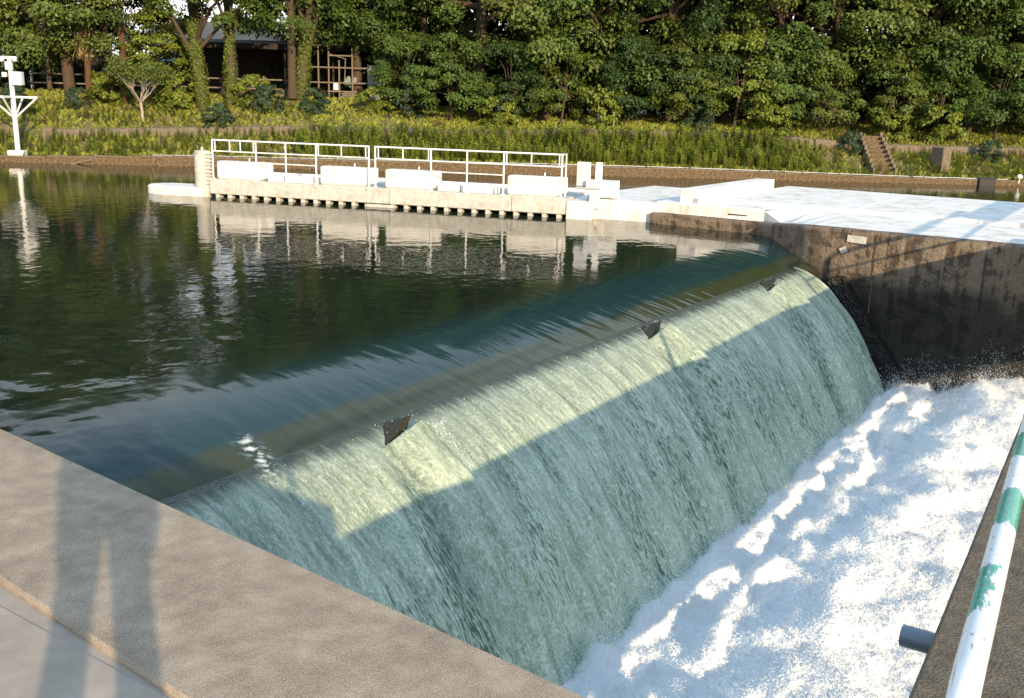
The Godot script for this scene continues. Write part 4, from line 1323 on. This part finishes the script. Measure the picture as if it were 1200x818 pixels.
# ------------------------------------------------------------------ near side
func near_side():
	var mb := MB.new()
	mb.box(Vector3(-29.0, -1.84, 6.0), Vector3(61.0, 6.56, 15.2), 0.008)
	mb.box(Vector3(-30.5, -1.85, -1.62), Vector3(59.2, 6.572, 0.9), 0.008)
	struct("near_walkway", mb, M.walk, "pale smooth concrete walkway at the photographer's feet")
	mb = MB.new()
	mb.box(Vector3(-27.0, -1.82, 0.395), Vector3(58.2, 6.56, 0.79), 0.014)
	var pp := part("parapet", mb, M.parapet)
	pp.position = Vector3(-2.6, 0, -2.42)
	pp.rotation.y = deg_to_rad(-3.9)
	tag(pp, "broad low brown-grey concrete parapet along the near walkway", "parapet")
	# foot bridge
	var b := thing("foot_bridge", "concrete foot bridge along the right edge over the white water", "bridge", Vector3(0.06, -0.1, -2.2), deg_to_rad(2.0))
	mb = MB.new()
	mb.box(Vector3(0.235, 1.15, -10.2), Vector3(1.53, 0.3, 20.3), 0.012)
	part("deck_slab", mb, M.deck, b)
	for x in [-0.36, 0.82]:
		mb = MB.new()
		mb.box(Vector3(x, 0.12, -10.2), Vector3(0.26, 1.74, 20.2), 0.02)
		part("girder", mb, M.darksteel, b)
	mb = MB.new()
	mb.box(Vector3(-0.545, 1.04, -10.2), Vector3(0.025, 0.24, 20.2), 0.005)
	part("edge_plate", mb, M.darksteel, b)
	mb = MB.new()
	var ring := []
	mb.tube([Vector3(-0.5, 1.19, -1.8), Vector3(-0.665, 1.19, -1.8)], [0.046], 20)
	mb.tube([Vector3(-0.664, 1.19, -1.8), Vector3(-0.669, 1.19, -1.8)], [0.037], 20, Color(0.1, 0.1, 0.1))
	part("drain_pipe", mb, M.pvc, b)
	# guard rails in three lengths with bent ends
	var lens := [[-1.62, -9.7], [-16.9, -18.0], [-18.4, -25.8]]
	for k in 3:
		var r := thing("guard_rail", ["white guard rail with worn green paint patches at the right edge", "white guard rail length in the middle of the foot bridge", "white guard rail length at the far end of the foot bridge"][k], "guard rail", Vector3([-0.170, -0.72, -0.76][k], 1.2, 0), deg_to_rad([3.6, 2.0, 2.0][k]), "guard rails of the foot bridge")
		var z0: float = lens[k][0]
		var z1: float = lens[k][1]
		r.position.z = z0
		var L := z0 - z1
		var top := 1.0 if k == 0 else 0.8
		mb = MB.new()
		var pts := []
		for j in 9:
			var a := PI * 0.5 * j / 8.0
			pts.append(Vector3(0, top - 0.2 + 0.2 * sin(a), -0.2 + 0.2 * cos(a)))
		pts.push_front(Vector3(0, 0.0, 0.0))
		var nst := int(L / 0.009) if k == 0 else 20
		for j in range(1, nst):
			pts.append(Vector3(0, top, -0.2 - (L - 0.4) * j / nst))
		for j in 9:
			var a := PI * 0.5 * j / 8.0
			pts.append(Vector3(0, top - 0.2 + 0.2 * cos(a), -L + 0.2 - 0.2 * sin(a)))
		pts.append(Vector3(0, 0, -L))
		mb.tube(pts, [0.0275 if k == 0 else 0.048], 48 if k == 0 else 14)
		if k == 0:
			var nz := noise(91, 5.0, 3)
			for i in mb.v.size():
				var p := mb.v[i]
				var zz := p.z + z0
				var e := 0.035 * nz.get_noise_2d(p.x * 6.0 + 3.0, p.z * 2.0) + 0.02 * nz.get_noise_2d(p.x * 30.0, p.z * 12.0)
				var hit := false
				# [centre, half length, from x, to x] of each worn green patch
				for g in [[-2.08, 0.05, -0.1, -0.004], [-2.2, 0.07, -0.1, 0.005], [-2.68, 0.13, -0.1, 0.1], [-3.25, 0.13, -0.1, 0.1], [-3.75, 0.14, -0.1, 0.1], [-4.3, 0.14, -0.1, 0.1]]:
					if absf(zz - g[0] + e) < g[1] and p.x > g[2] and p.x < g[3] + e * 0.6 and p.y > 0.95: hit = true
				var rust := ss(0.42, 0.55, nz.get_noise_3d(p.x * 20.0 + 9.0, p.y * 20.0, p.z * 5.0))
				var wear := ss(-0.1, 0.5, nz.get_noise_3d(p.x * 40.0, p.y * 40.0, p.z * 14.0))
				mb.c[i] = (Color(0.035, 0.30, 0.22).lerp(Color(0.30, 0.50, 0.43), 0.45 * wear) if hit else Color(0.80, 0.81, 0.82).lerp(Color(0.62, 0.62, 0.60), 0.4 * wear)).lerp(Color(0.20, 0.10, 0.05), 0.8 * rust)
		part("top_rail", mb, M.railpaint, r)
		if k == 0: continue
		mb = MB.new()
		mb.tube([Vector3(-0.045, top * 0.5, 0), Vector3(-0.045, top * 0.5, -L)], [0.026], 12)
		part("lower_rail", mb, M.railwhite, r)
		for j in range(1, int(L / 2.4) if k else 0):
			mb = MB.new()
			mb.tube([Vector3(0, 0.0, -0.9 - 2.4 * j), Vector3(0, top - 0.01, -0.9 - 2.4 * j)], [0.025], 12)
			part("post", mb, M.railwhite, r)
	var bd := thing("rail_board", "long board fixed to the guard rail at the bridge's far end", "board", Vector3(-0.3, 1.3, -23.7))
	mb = MB.new()
	mb.box(Vector3(0, 0.72, -3.0), Vector3(0.03, 0.32, 6.0), 0.006)
	part("board", mb, M.galv, bd)
	mb = MB.new()
	mb.box(Vector3(0.02, 0.4, -0.6), Vector3(0.04, 0.8, 0.05), 0.006)
	part("strap", mb, M.galv, bd)
	mb = MB.new()
	mb.box(Vector3(0.02, 0.4, -5.2), Vector3(0.04, 0.8, 0.05), 0.006)
	part("strap", mb, M.galv, bd)
	mb = MB.new()
	mb.box(Vector3(0.3, 1.0, -25.9), Vector3(1.5, 0.56, 8.4), 0.02)
	struct("bridge_landing", mb, M.white, "landing of the foot bridge on the white deck")

# ------------------------------------------------------------------ water
const ZN := -2.2
const ZF := -21.5
var n_a: FastNoiseLite
var n_b: FastNoiseLite
var n_c: FastNoiseLite
const SPL := [-7.75, -13.9, -19.15]

func prof(x: float) -> float:
	if x < -8.7: return 0.0
	if x < -6.7: return -0.0640 * pow(x + 8.7, 2.0)
	var u := x + 6.7
	return -0.256 - 0.256 * u - 0.385 * u * u

func slide_col(x: float, z: float) -> Color:
	var deep := Color(0.014, 0.021, 0.013).lerp(Color(0.013, 0.043, 0.046), ss(-9.3, -8.0, x))  # teal toward the crest stands in for bluer reflected sky
	var olive := Color(0.050, 0.054, 0.022)
	var t := ss(-7.42, -7.18, x + 0.08 * n_a.get_noise_2d(z * 0.9, x))
	var lf := -6.2 + 0.33 * (x + 7.35) + 0.05 * n_b.get_noise_1d(x * 5.0)
	var fo := exp(-pow((z - lf) / 0.09, 2.0)) * ss(-7.45, -7.2, x) * ss(0.12, 0.4, n_c.get_noise_2d(x * 9.0, z * 9.0) + 0.12)
	return deep.lerp(Color(0.75, 0.78, 0.74), fo) if fo > 0.02 else deep.lerp(olive, t * (0.85 + 0.3 * n_b.get_noise_2d(z * 9.0, x * 1.2)))

func water():
	n_a = noise(41, 1.0, 3)
	n_b = noise(42, 1.0, 2)
	n_c = noise(43, 1.0, 4)
	var deep := Color(0.014, 0.021, 0.013)
	# river: finer near the weir, with eddies along the near wall
	var mb := MB.new()
	var nx := 215
	var nz := 232
	var pos := PackedVector3Array()
	var x0 := -34.0
	var x1 := -9.4
	for j in nz:
		for i in nx:
			var x := lerpf(x0, x1, float(i) / (nx - 1))
			var z := lerpf(-25.4, ZN, float(j) / (nz - 1))
			var e := ss(-25.0, -24.0, z) * ss(x0, x0 + 2.0, x)
			var near := ss(-11.5, -3.5, z) * ss(-19.0, -11.0, x)
			var edge := ss(x1, x1 - 0.8, x)
			var w := n_a.get_noise_2d(x * 0.55 + 0.25 * z, z * 0.8 - 0.3 * x)
			var y := e * edge * (0.0018 * n_c.get_noise_2d(x * 1.1, z * 1.1) + near * (0.024 * w + 0.005 * n_c.get_noise_2d(x * 1.5, z * 2.0)))
			pos.append(Vector3(x, y, z))
	var cols := PackedColorArray()
	cols.resize(pos.size())
	cols.fill(deep)
	mb.grid(nx, nz, pos, cols)
	var far := [[-400.0, x0, -90.0, ZN], [x0, x1, -90.0, -25.4], [x1, 400.0, -90.0, -25.4]]
	for f in far:
		mb.quad(Vector3(f[0], 0, f[2]), Vector3(f[1], 0, f[2]), Vector3(f[1], 0, f[3]), Vector3(f[0], 0, f[3]), deep, Vector3.UP)
	struct("river_water", mb, M.river, "calm dark green river water reflecting trees and pier")
	# smooth water sliding over the crest
	mb = MB.new()
	nx = 78
	nz = 620
	pos = PackedVector3Array()
	cols = PackedColorArray()
	for j in nz:
		for i in nx:
			var x := lerpf(x1, -6.58, float(i) / (nx - 1))
			var far_z := lerpf(-25.4, ZF - 0.9, ss(-9.4, -6.9, x))
			var z := lerpf(far_z, ZN, float(j) / (nz - 1))
			var k := ss(-9.2, -6.8, x)
			var y := prof(x)
			var g := ss(-9.4, -8.9, x)
			y += g * (0.002 + 0.004 * k) * n_a.get_noise_2d(z * 2.6 - x * 0.5, x * 0.45)
			y += g * k * 0.0015 * n_b.get_noise_2d(z * 9.0, x * 0.9)
			y -= 0.02 * ss(-6.80, -6.70, x)
			y += g * 0.045 * exp(-pow((z - ZN) / -2.2, 2.0)) * n_a.get_noise_2d(x * 1.3 + 9.0, z * 1.3)
			pos.append(Vector3(x, y, z))
			cols.append(slide_col(x, z))
	mb.grid(nx, nz, pos, cols)
	struct("crest_water", mb, M.slide, "smooth green water sliding over the weir crest")
	# the falling sheet
	mb = MB.new()
	var us := []
	var u := -0.14
	while u < 2.52:
		us.append(u)
		u += 0.021 / sqrt(1.0 + pow(0.232 + 0.8 * maxf(u, 0.0), 2.0))
	nx = us.size()
	nz = 1500
	pos = PackedVector3Array()
	cols = PackedColorArray()
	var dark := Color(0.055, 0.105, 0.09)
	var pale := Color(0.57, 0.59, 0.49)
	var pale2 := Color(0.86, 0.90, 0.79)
	var dark2 := Color(0.14, 0.22, 0.18)
	var clear := Color(0.20, 0.27, 0.17)
	for j in nz:
		var zt := float(j) / (nz - 1)
		for i in nx:
			u = us[i]
			var z := lerpf(ZF + 0.28 * ss(0.0, 2.4, u), ZN, zt)
			var s := u + 0.2 * u * u
			var rag := ss(-0.08, 0.22, u + 0.10 * n_b.get_noise_2d(z * 7.0, u * 0.8) + 0.04 * n_a.get_noise_1d(z))
			var a := n_a.get_noise_2d(z * 2.6, s * 0.5)
			var b := n_b.get_noise_2d(z * 12.0 + 3.0, s * 1.8)
			var c := n_c.get_noise_2d(z * 26.0, s * 8.0)
			var y := prof(-6.7 + u)
			var disp := rag * (0.035 * a * (0.4 + u) + 0.008 * b + 0.003 * c)
			var band := n_a.get_noise_2d(z * 0.75 + 20.0, s * 0.22)
			var fleck := n_c.get_noise_2d(z * 27.0, s * 5.0)
			var lum := 0.74 + 0.30 * a + 0.26 * b + 0.16 * c - 0.95 * ss(-0.15, 0.45, band) * ss(0.0, 0.45, fleck) * ss(0.3, 1.0, u) + 0.25 * ss(0.15, 0.4, fleck) * ss(0.0, -0.3, band)
			# wakes behind the crest splitters: a raised fin with a clear core and thin water on its near side
			var wk := 0.0
			for zs in SPL:
				var d: float = z - zs - 0.12 * u
				if absf(d) < 1.6:
					var dd: float = z - zs
					var shape := clampf(1.0 - dd / 0.5, 0.0, 1.0) if dd > 0.0 else exp(-pow(dd / 0.13, 2.0))
					wk += 0.245 * shape * ss(0.235, 0.26, u) * exp(-pow(maxf(u - 0.26, 0.0) * 0.75, 2.0)) + 0.10 * exp(-pow((d + 0.08) / 0.16, 2.0)) * ss(0.5, 1.1, u)
					lum += 0.22 * ss(0.3, 0.5, u) * exp(-pow((z - zs + 0.46 - 0.13 * u) / 0.06, 2.0)) * (1.0 + c)
					lum -= 0.42 * ss(0.35, 0.9, u) * exp(-pow((d - 0.42 - 0.1 * u) / 0.22, 2.0)) * (0.45 + 1.6 * ss(-0.1, 0.3, fleck))
			disp += wk
			var edge := ss(0.0, 0.012, zt)
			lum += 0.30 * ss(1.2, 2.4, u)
			# lower sheet paler: aeration, plus a painted lift of the bridge shade
			var air_shade_lift := ss(0.35, 1.5, u + 0.12 * a)
			var col := dark.lerp(dark2, air_shade_lift).lerp(pale.lerp(pale2, air_shade_lift), clampf(lum, 0.0, 1.0))
			for zs in SPL:
				var d2: float = z - zs + 0.30 - 0.13 * u
				col = col.lerp(clear, 0.95 * ss(0.25, 0.5, u) * exp(-pow(d2 / 0.10, 2.0)) * (1.0 - 0.4 * ss(1.2, 2.2, u)))
			col = slide_col(-6.7 + u, z).lerp(col, rag)
			col = col.lerp(Color(0.66, 0.69, 0.62), 1.0 - edge)
			var sl := 0.232 + 0.8 * maxf(u, 0.0)
			var nv := Vector3(sl, 1.0, 0).normalized()
			pos.append(Vector3(-6.7 + u, y + 0.004, z) + nv * disp)
			mb.uv.append(Vector2(z / 1.3 + 0.05 * a, (u + 0.4 * u * u) / 5.5))
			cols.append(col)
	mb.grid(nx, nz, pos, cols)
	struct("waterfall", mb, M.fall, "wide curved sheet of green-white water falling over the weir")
	# dark gate behind the sheet, and the weir sill
	mb = MB.new()
	mb.box(Vector3(-7.2, -2.4, (ZF + ZN) * 0.5), Vector3(0.5, 3.6, ZN - ZF), 0.03, Basis(Vector3.BACK, 0.12))
	var ga := part("weir_gate", mb, M.darksteel)
	tag(ga, "dark steel weir gate hidden behind the falling sheet", "gate")
	for k in 3:
		var zs: float = SPL[k]
		mb = MB.new()
		var tip := Vector3(-6.46, -0.10, zs)
		var up_l := Vector3(-6.74, -0.22, zs + 0.12)
		var low := Vector3(-6.47, -0.32, zs + 0.40)
		var bk := Vector3(-6.75, -0.5, zs - 0.02)
		var pk := Vector3(-6.44, -0.5, zs + 0.2)
		mb.tri(tip, up_l, low, Color.WHITE, Vector3(-0.3, 1, 1))
		mb.tri(tip, low, pk, Color.WHITE, Vector3(1, 0.3, 1))
		mb.tri(tip, bk, up_l, Color.WHITE, Vector3(-0.5, 0.5, -1))
		mb.tri(bk, up_l, low, Color.WHITE, Vector3(-1, -1, 0))
		mb.tri(tip, pk, bk, Color.WHITE, Vector3(1, 0, -1))
		mb.tri(bk, low, pk, Color.WHITE, Vector3(0, -1, 0))
		tag(part("flow_splitter", mb, M.splitter), ["dark mossy triangular splitter on the crest, nearest to the parapet", "dark triangular splitter in the middle of the weir crest", "dark triangular splitter on the crest nearest to the brown wall"][k], "splitter", "splitters on the weir crest")
	white_water()

func foam_h(x: float, z: float, nf: Array) -> float:
	var b := 0.0
	var xs := [-5.2, -4.75, -4.35, -3.9, -3.35, -2.5, -0.5, 1.6]
	var hs := [-3.2, -3.05, -2.62, -3.0, -2.64, -2.40, -2.42, -2.62]
	for i in xs.size() - 1:
		if x >= xs[i] and x <= xs[i + 1]:
			b = lerpf(hs[i], hs[i + 1], ss(xs[i], xs[i + 1], x))
	b += 0.22 * ss(-12.0, -20.0, z) * ss(-3.6, -2.0, x)
	var fillt := ss(-0.1, 0.5, nf[0].get_noise_2d(z * 0.7, x * 0.8 + 7.0) + 0.15) * ss(-4.3, -3.9, x) * ss(-3.3, -3.7, x)
	b += 0.38 * fillt
	var h: float = b + 0.20 * nf[0].get_noise_2d(x * 0.8, z * 0.8)
	h += 0.17 * (-nf[1].get_noise_2d(x * 1.3, z * 1.3) - 0.4)
	h += 0.075 * (-nf[1].get_noise_2d(x * 3.4 + 40.0, z * 3.4) - 0.4)
	h += 0.035 * (-nf[1].get_noise_2d(x * 9.0, z * 9.0 + 70.0) - 0.4)
	h += 0.05 * nf[2].get_noise_2d(x * 14.0, z * 14.0)
	return h

func white_water():
	var ce := FastNoiseLite.new()
	ce.seed = 52
	ce.noise_type = FastNoiseLite.TYPE_CELLULAR
	ce.frequency = 1.0
	ce.fractal_type = FastNoiseLite.FRACTAL_NONE
	ce.cellular_return_type = FastNoiseLite.RETURN_DISTANCE
	var nf := [noise(51, 1.0, 3), ce, noise(53, 1.0, 3)]
	var mb := MB.new()
	var nx := 245
	var nz := 700
	var pos := PackedVector3Array()
	var cols := PackedColorArray()
	for j in nz:
		for i in nx:
			var x := lerpf(-5.15, 1.55, float(i) / (nx - 1))
			var z := lerpf(-22.25, ZN - 0.02, float(j) / (nz - 1))
			var y := foam_h(x, z, nf)
			pos.append(Vector3(x, y, z))
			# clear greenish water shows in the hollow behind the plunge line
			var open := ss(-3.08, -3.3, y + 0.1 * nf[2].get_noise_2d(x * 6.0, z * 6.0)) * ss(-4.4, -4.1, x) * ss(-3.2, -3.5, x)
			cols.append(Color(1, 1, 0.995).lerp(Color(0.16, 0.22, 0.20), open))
	mb.grid(nx, nz, pos, cols)
	var o := part("white_water", mb, M.foam)
	tag(o, "churning mass of white foam at the foot of the waterfall", "", "", "stuff")
	# droplets and spray
	var drop := MB.new()
	var ax := [Vector3.RIGHT, Vector3.UP, Vector3.BACK]
	for sx in [-1.0, 1.0]:
		for sy in [-1.0, 1.0]:
			for sz in [-1.0, 1.0]:
				drop.tri(ax[0] * sx, ax[1] * sy, ax[2] * sz, Color.WHITE, Vector3(sx, sy, sz))
	for i in drop.v.size(): drop.n[i] = drop.v[i].normalized()
	var dm := drop.mesh()
	var tr := []
	for i in 560000:
		var x := rng.randf_range(-4.9, 0.2)
		var z := rng.randf_range(-22.1, ZN - 0.1)
		var y := foam_h(x, z, nf)
		if y < -2.98 and x > -4.3 and x < -3.3: continue
		var up := -log(1.0 - rng.randf() * 0.98) * 0.028
		if rng.randf() < 0.04: up *= 3.0
		var r := rng.randf_range(0.003, 0.0075) * (1.0 if up < 0.08 else 0.6)
		tr.append([Vector3(x, y + up, z), r])
	# ragged splashes along the far wall and at the plunge line
	for k in 260:
		var plunge := k < 150
		var sx := rng.randf_range(-4.75, -4.2) if plunge else rng.randf_range(-4.4, -0.9)
		var sz := rng.randf_range(-21.3, -3.0) if plunge else rng.randf_range(-22.0, -19.8)
		var sy := foam_h(sx, sz, nf)
		var dir := Vector3(rng.randf_range(0.0, 0.6) if plunge else rng.randf_range(-0.5, 0.5), 1.0, rng.randf_range(-0.3, 0.3))
		var hh := rng.randf_range(0.15, 0.5) if plunge else rng.randf_range(0.2, 0.8)
		for i in (150 if plunge else 130):
			var t := pow(rng.randf(), 1.5)
			tr.append([Vector3(sx, sy, sz) + dir * t * hh + rdir() * (0.05 + 0.12 * t), rng.randf_range(0.002, 0.007)])
	# glints riding on the falling sheet, thickest in the splitters' wakes
	for i in 9000:
		var u := pow(rng.randf(), 0.8) * 2.3
		var z := rng.randf_range(ZF + 0.3, ZN)
		if rng.randf() < 0.55: z = SPL[rng.randi() % 3] + rng.randfn() * 0.22 - 0.05
		if z > ZN: continue
		tr.append([Vector3(-6.7 + u, prof(-6.7 + u) + rng.randf_range(0.01, 0.09), z), rng.randf_range(0.002, 0.006)])
	# beaded threads along the edges of the wakes
	for i in 1500:
		var u := 0.28 + pow(rng.randf(), 1.4) * 1.7
		var zs: float = SPL[rng.randi() % 3]
		var z: float = zs + ([-0.46, 0.02][i % 2] + [0.13, -0.02][i % 2] * u) + rng.randfn() * (0.06 if i % 2 == 0 else 0.14)
		tr.append([Vector3(-6.7 + u, prof(-6.7 + u) + (0.05 if i % 2 == 0 else 0.16 * exp(-u)) + rng.randf() * 0.06, z), rng.randf_range(0.002, 0.006)])
	# spray where the crest meets the near wall
	for i in 24:
		var t := rng.randf()
		var c := Vector3(lerpf(-7.35, -6.6, t), prof(lerpf(-7.35, -6.6, t)) + 0.01, lerpf(-6.2, -5.95, t))
		tr.append([c + Vector3(rng.randfn() * 0.07, absf(rng.randfn()) * 0.02, rng.randfn() * 0.06), rng.randf_range(0.002, 0.006)])
	var mm := MultiMesh.new()
	mm.transform_format = MultiMesh.TRANSFORM_3D
	mm.mesh = dm
	mm.instance_count = tr.size()
	for i in tr.size():
		var r: float = tr[i][1]
		mm.set_instance_transform(i, Transform3D(Basis.from_scale(Vector3(r, r * rng.randf_range(0.8, 1.5), r)), tr[i][0]))
	var o2 := MultiMeshInstance3D.new()
	o2.multimesh = mm
	o2.material_override = M.drop
	o2.name = numbered("spray")
	add_child(o2)
	tag(o2, "white droplets and spray above the churning foam", "", "", "stuff")
	# downstream pool beyond the bridge
	mb = MB.new()
	mb.quad(Vector3(1.5, -2.75, -22.25), Vector3(400, -2.75, -22.25), Vector3(400, -2.75, 200), Vector3(1.5, -2.75, 200), Color(0.2, 0.25, 0.23), Vector3.UP)
	struct("downstream_water", mb, M.slide, "pale green pool downstream of the foot bridge")

# ------------------------------------------------------------------ the photographer, known from the shadow on the parapet
func photographer():
	var B := [ # from, to, radius from, radius to
		[Vector3(-0.62, 0.08, 0.0), Vector3(-0.58, 0.52, -0.02), 0.055, 0.075], [Vector3(-0.58, 0.52, -0.02), Vector3(-0.53, 1.01, 0.0), 0.075, 0.085],
		[Vector3(-0.28, 0.08, 0.0), Vector3(-0.31, 0.52, -0.02), 0.055, 0.075], [Vector3(-0.31, 0.52, -0.02), Vector3(-0.37, 1.01, 0.0), 0.075, 0.085],
		[Vector3(-0.62, 0.045, 0.04), Vector3(-0.66, 0.035, -0.17), 0.05, 0.038], [Vector3(-0.28, 0.045, 0.04), Vector3(-0.27, 0.035, -0.17), 0.05, 0.038],
		[Vector3(-0.52, 1.10, 0.0), Vector3(-0.37, 1.10, 0.0), 0.12, 0.12], [Vector3(-0.44, 1.08, 0.02), Vector3(-0.44, 1.25, 0.24), 0.13, 0.13], [Vector3(-0.54, 1.34, 0.42), Vector3(-0.34, 1.34, 0.42), 0.11, 0.11],
		[Vector3(-0.44, 1.40, 0.48), Vector3(-0.44, 1.50, 0.58), 0.07, 0.06], [Vector3(-0.44, 1.56, 0.64), Vector3(-0.44, 1.66, 0.66), 0.1, 0.095],
		[Vector3(-0.60, 1.36, 0.42), Vector3(-0.65, 1.1, 0.26), 0.06, 0.05], [Vector3(-0.65, 1.1, 0.26), Vector3(-0.63, 0.86, 0.05), 0.046, 0.036],
		[Vector3(-0.28, 1.36, 0.42), Vector3(-0.23, 1.1, 0.26), 0.06, 0.05], [Vector3(-0.23, 1.1, 0.26), Vector3(-0.25, 0.86, 0.05), 0.046, 0.036]]
	var cell := 0.03
	var lo := Vector3(-0.84, -0.03, -0.26)
	var dim := Vector3i(29, 66, 40)
	var f := PackedFloat32Array()
	f.resize(dim.x * dim.y * dim.z)
	for k in dim.z:
		for j in dim.y:
			for i in dim.x:
				var p := lo + Vector3(i, j, k) * cell
				var s := 0.0
				for b in B:
					var a: Vector3 = b[0]
					var ab: Vector3 = b[1] - a
					var t := clampf((p - a).dot(ab) / ab.length_squared(), 0.0, 1.0)
					var d: float = p.distance_to(a + ab * t) - lerpf(b[2], b[3], t)
					if d < 0.25: s += exp(-d * 55.0)
				f[(k * dim.y + j) * dim.x + i] = -log(maxf(s, 1e-9)) / 55.0
	var id := {}
	var mb := MB.new()
	var at := func(i, j, k): return f[(k * dim.y + j) * dim.x + i]
	for k in dim.z - 1:
		for j in dim.y - 1:
			for i in dim.x - 1:
				var sum := Vector3.ZERO
				var cnt := 0
				for e in 12:
					var axis := e / 4
					var o := Vector3i.ZERO
					o[(axis + 1) % 3] = e % 2
					o[(axis + 2) % 3] = (e / 2) % 2
					var a := o
					var b := o
					b[axis] = 1
					var fa: float = at.call(i + a.x, j + a.y, k + a.z)
					var fb: float = at.call(i + b.x, j + b.y, k + b.z)
					if (fa < 0.0) != (fb < 0.0):
						sum += Vector3(a).lerp(Vector3(b), fa / (fa - fb))
						cnt += 1
				if cnt:
					id[Vector3i(i, j, k)] = mb.v.size()
					mb.v.append(lo + (Vector3(i, j, k) + sum / cnt) * cell)
					var g := Vector3(at.call(i + 1, j, k) - at.call(i, j, k), at.call(i, j + 1, k) - at.call(i, j, k), at.call(i, j, k + 1) - at.call(i, j, k))
					mb.n.append(g.normalized())
					mb.c.append(Color.WHITE)
	for q in id:
		for axis in 3:
			var a1 := Vector3i.ZERO
			var a2 := Vector3i.ZERO
			var ax := Vector3i.ZERO
			a1[(axis + 1) % 3] = 1
			a2[(axis + 2) % 3] = 1
			ax[axis] = 1
			if (at.call(q.x, q.y, q.z) < 0.0) == (at.call(q.x + ax.x, q.y + ax.y, q.z + ax.z) < 0.0): continue
			if not (id.has(q - a1) and id.has(q - a2) and id.has(q - a1 - a2)): continue
			mb.strip_tri(id[q], id[q - a1], id[q - a1 - a2])
			mb.strip_tri(id[q], id[q - a1 - a2], id[q - a2])
	var o2 := thing("person", "person standing on the walkway whose shadow falls across the parapet", "person", Vector3(-0.47, 1.43, -0.10), deg_to_rad(55.0))
	o2.scale = Vector3(0.86, 1.22, 1.0)
	part("body", mb, M.cloth, o2).position = Vector3(0.45, 0, 0)
	var hair := MB.new()
	hair.ball(Vector3(-0.44, 1.64, 0.69), Vector3(0.108, 0.115, 0.115))
	part("hair", hair, M.rubber, o2).position = Vector3(0.45, 0, 0)
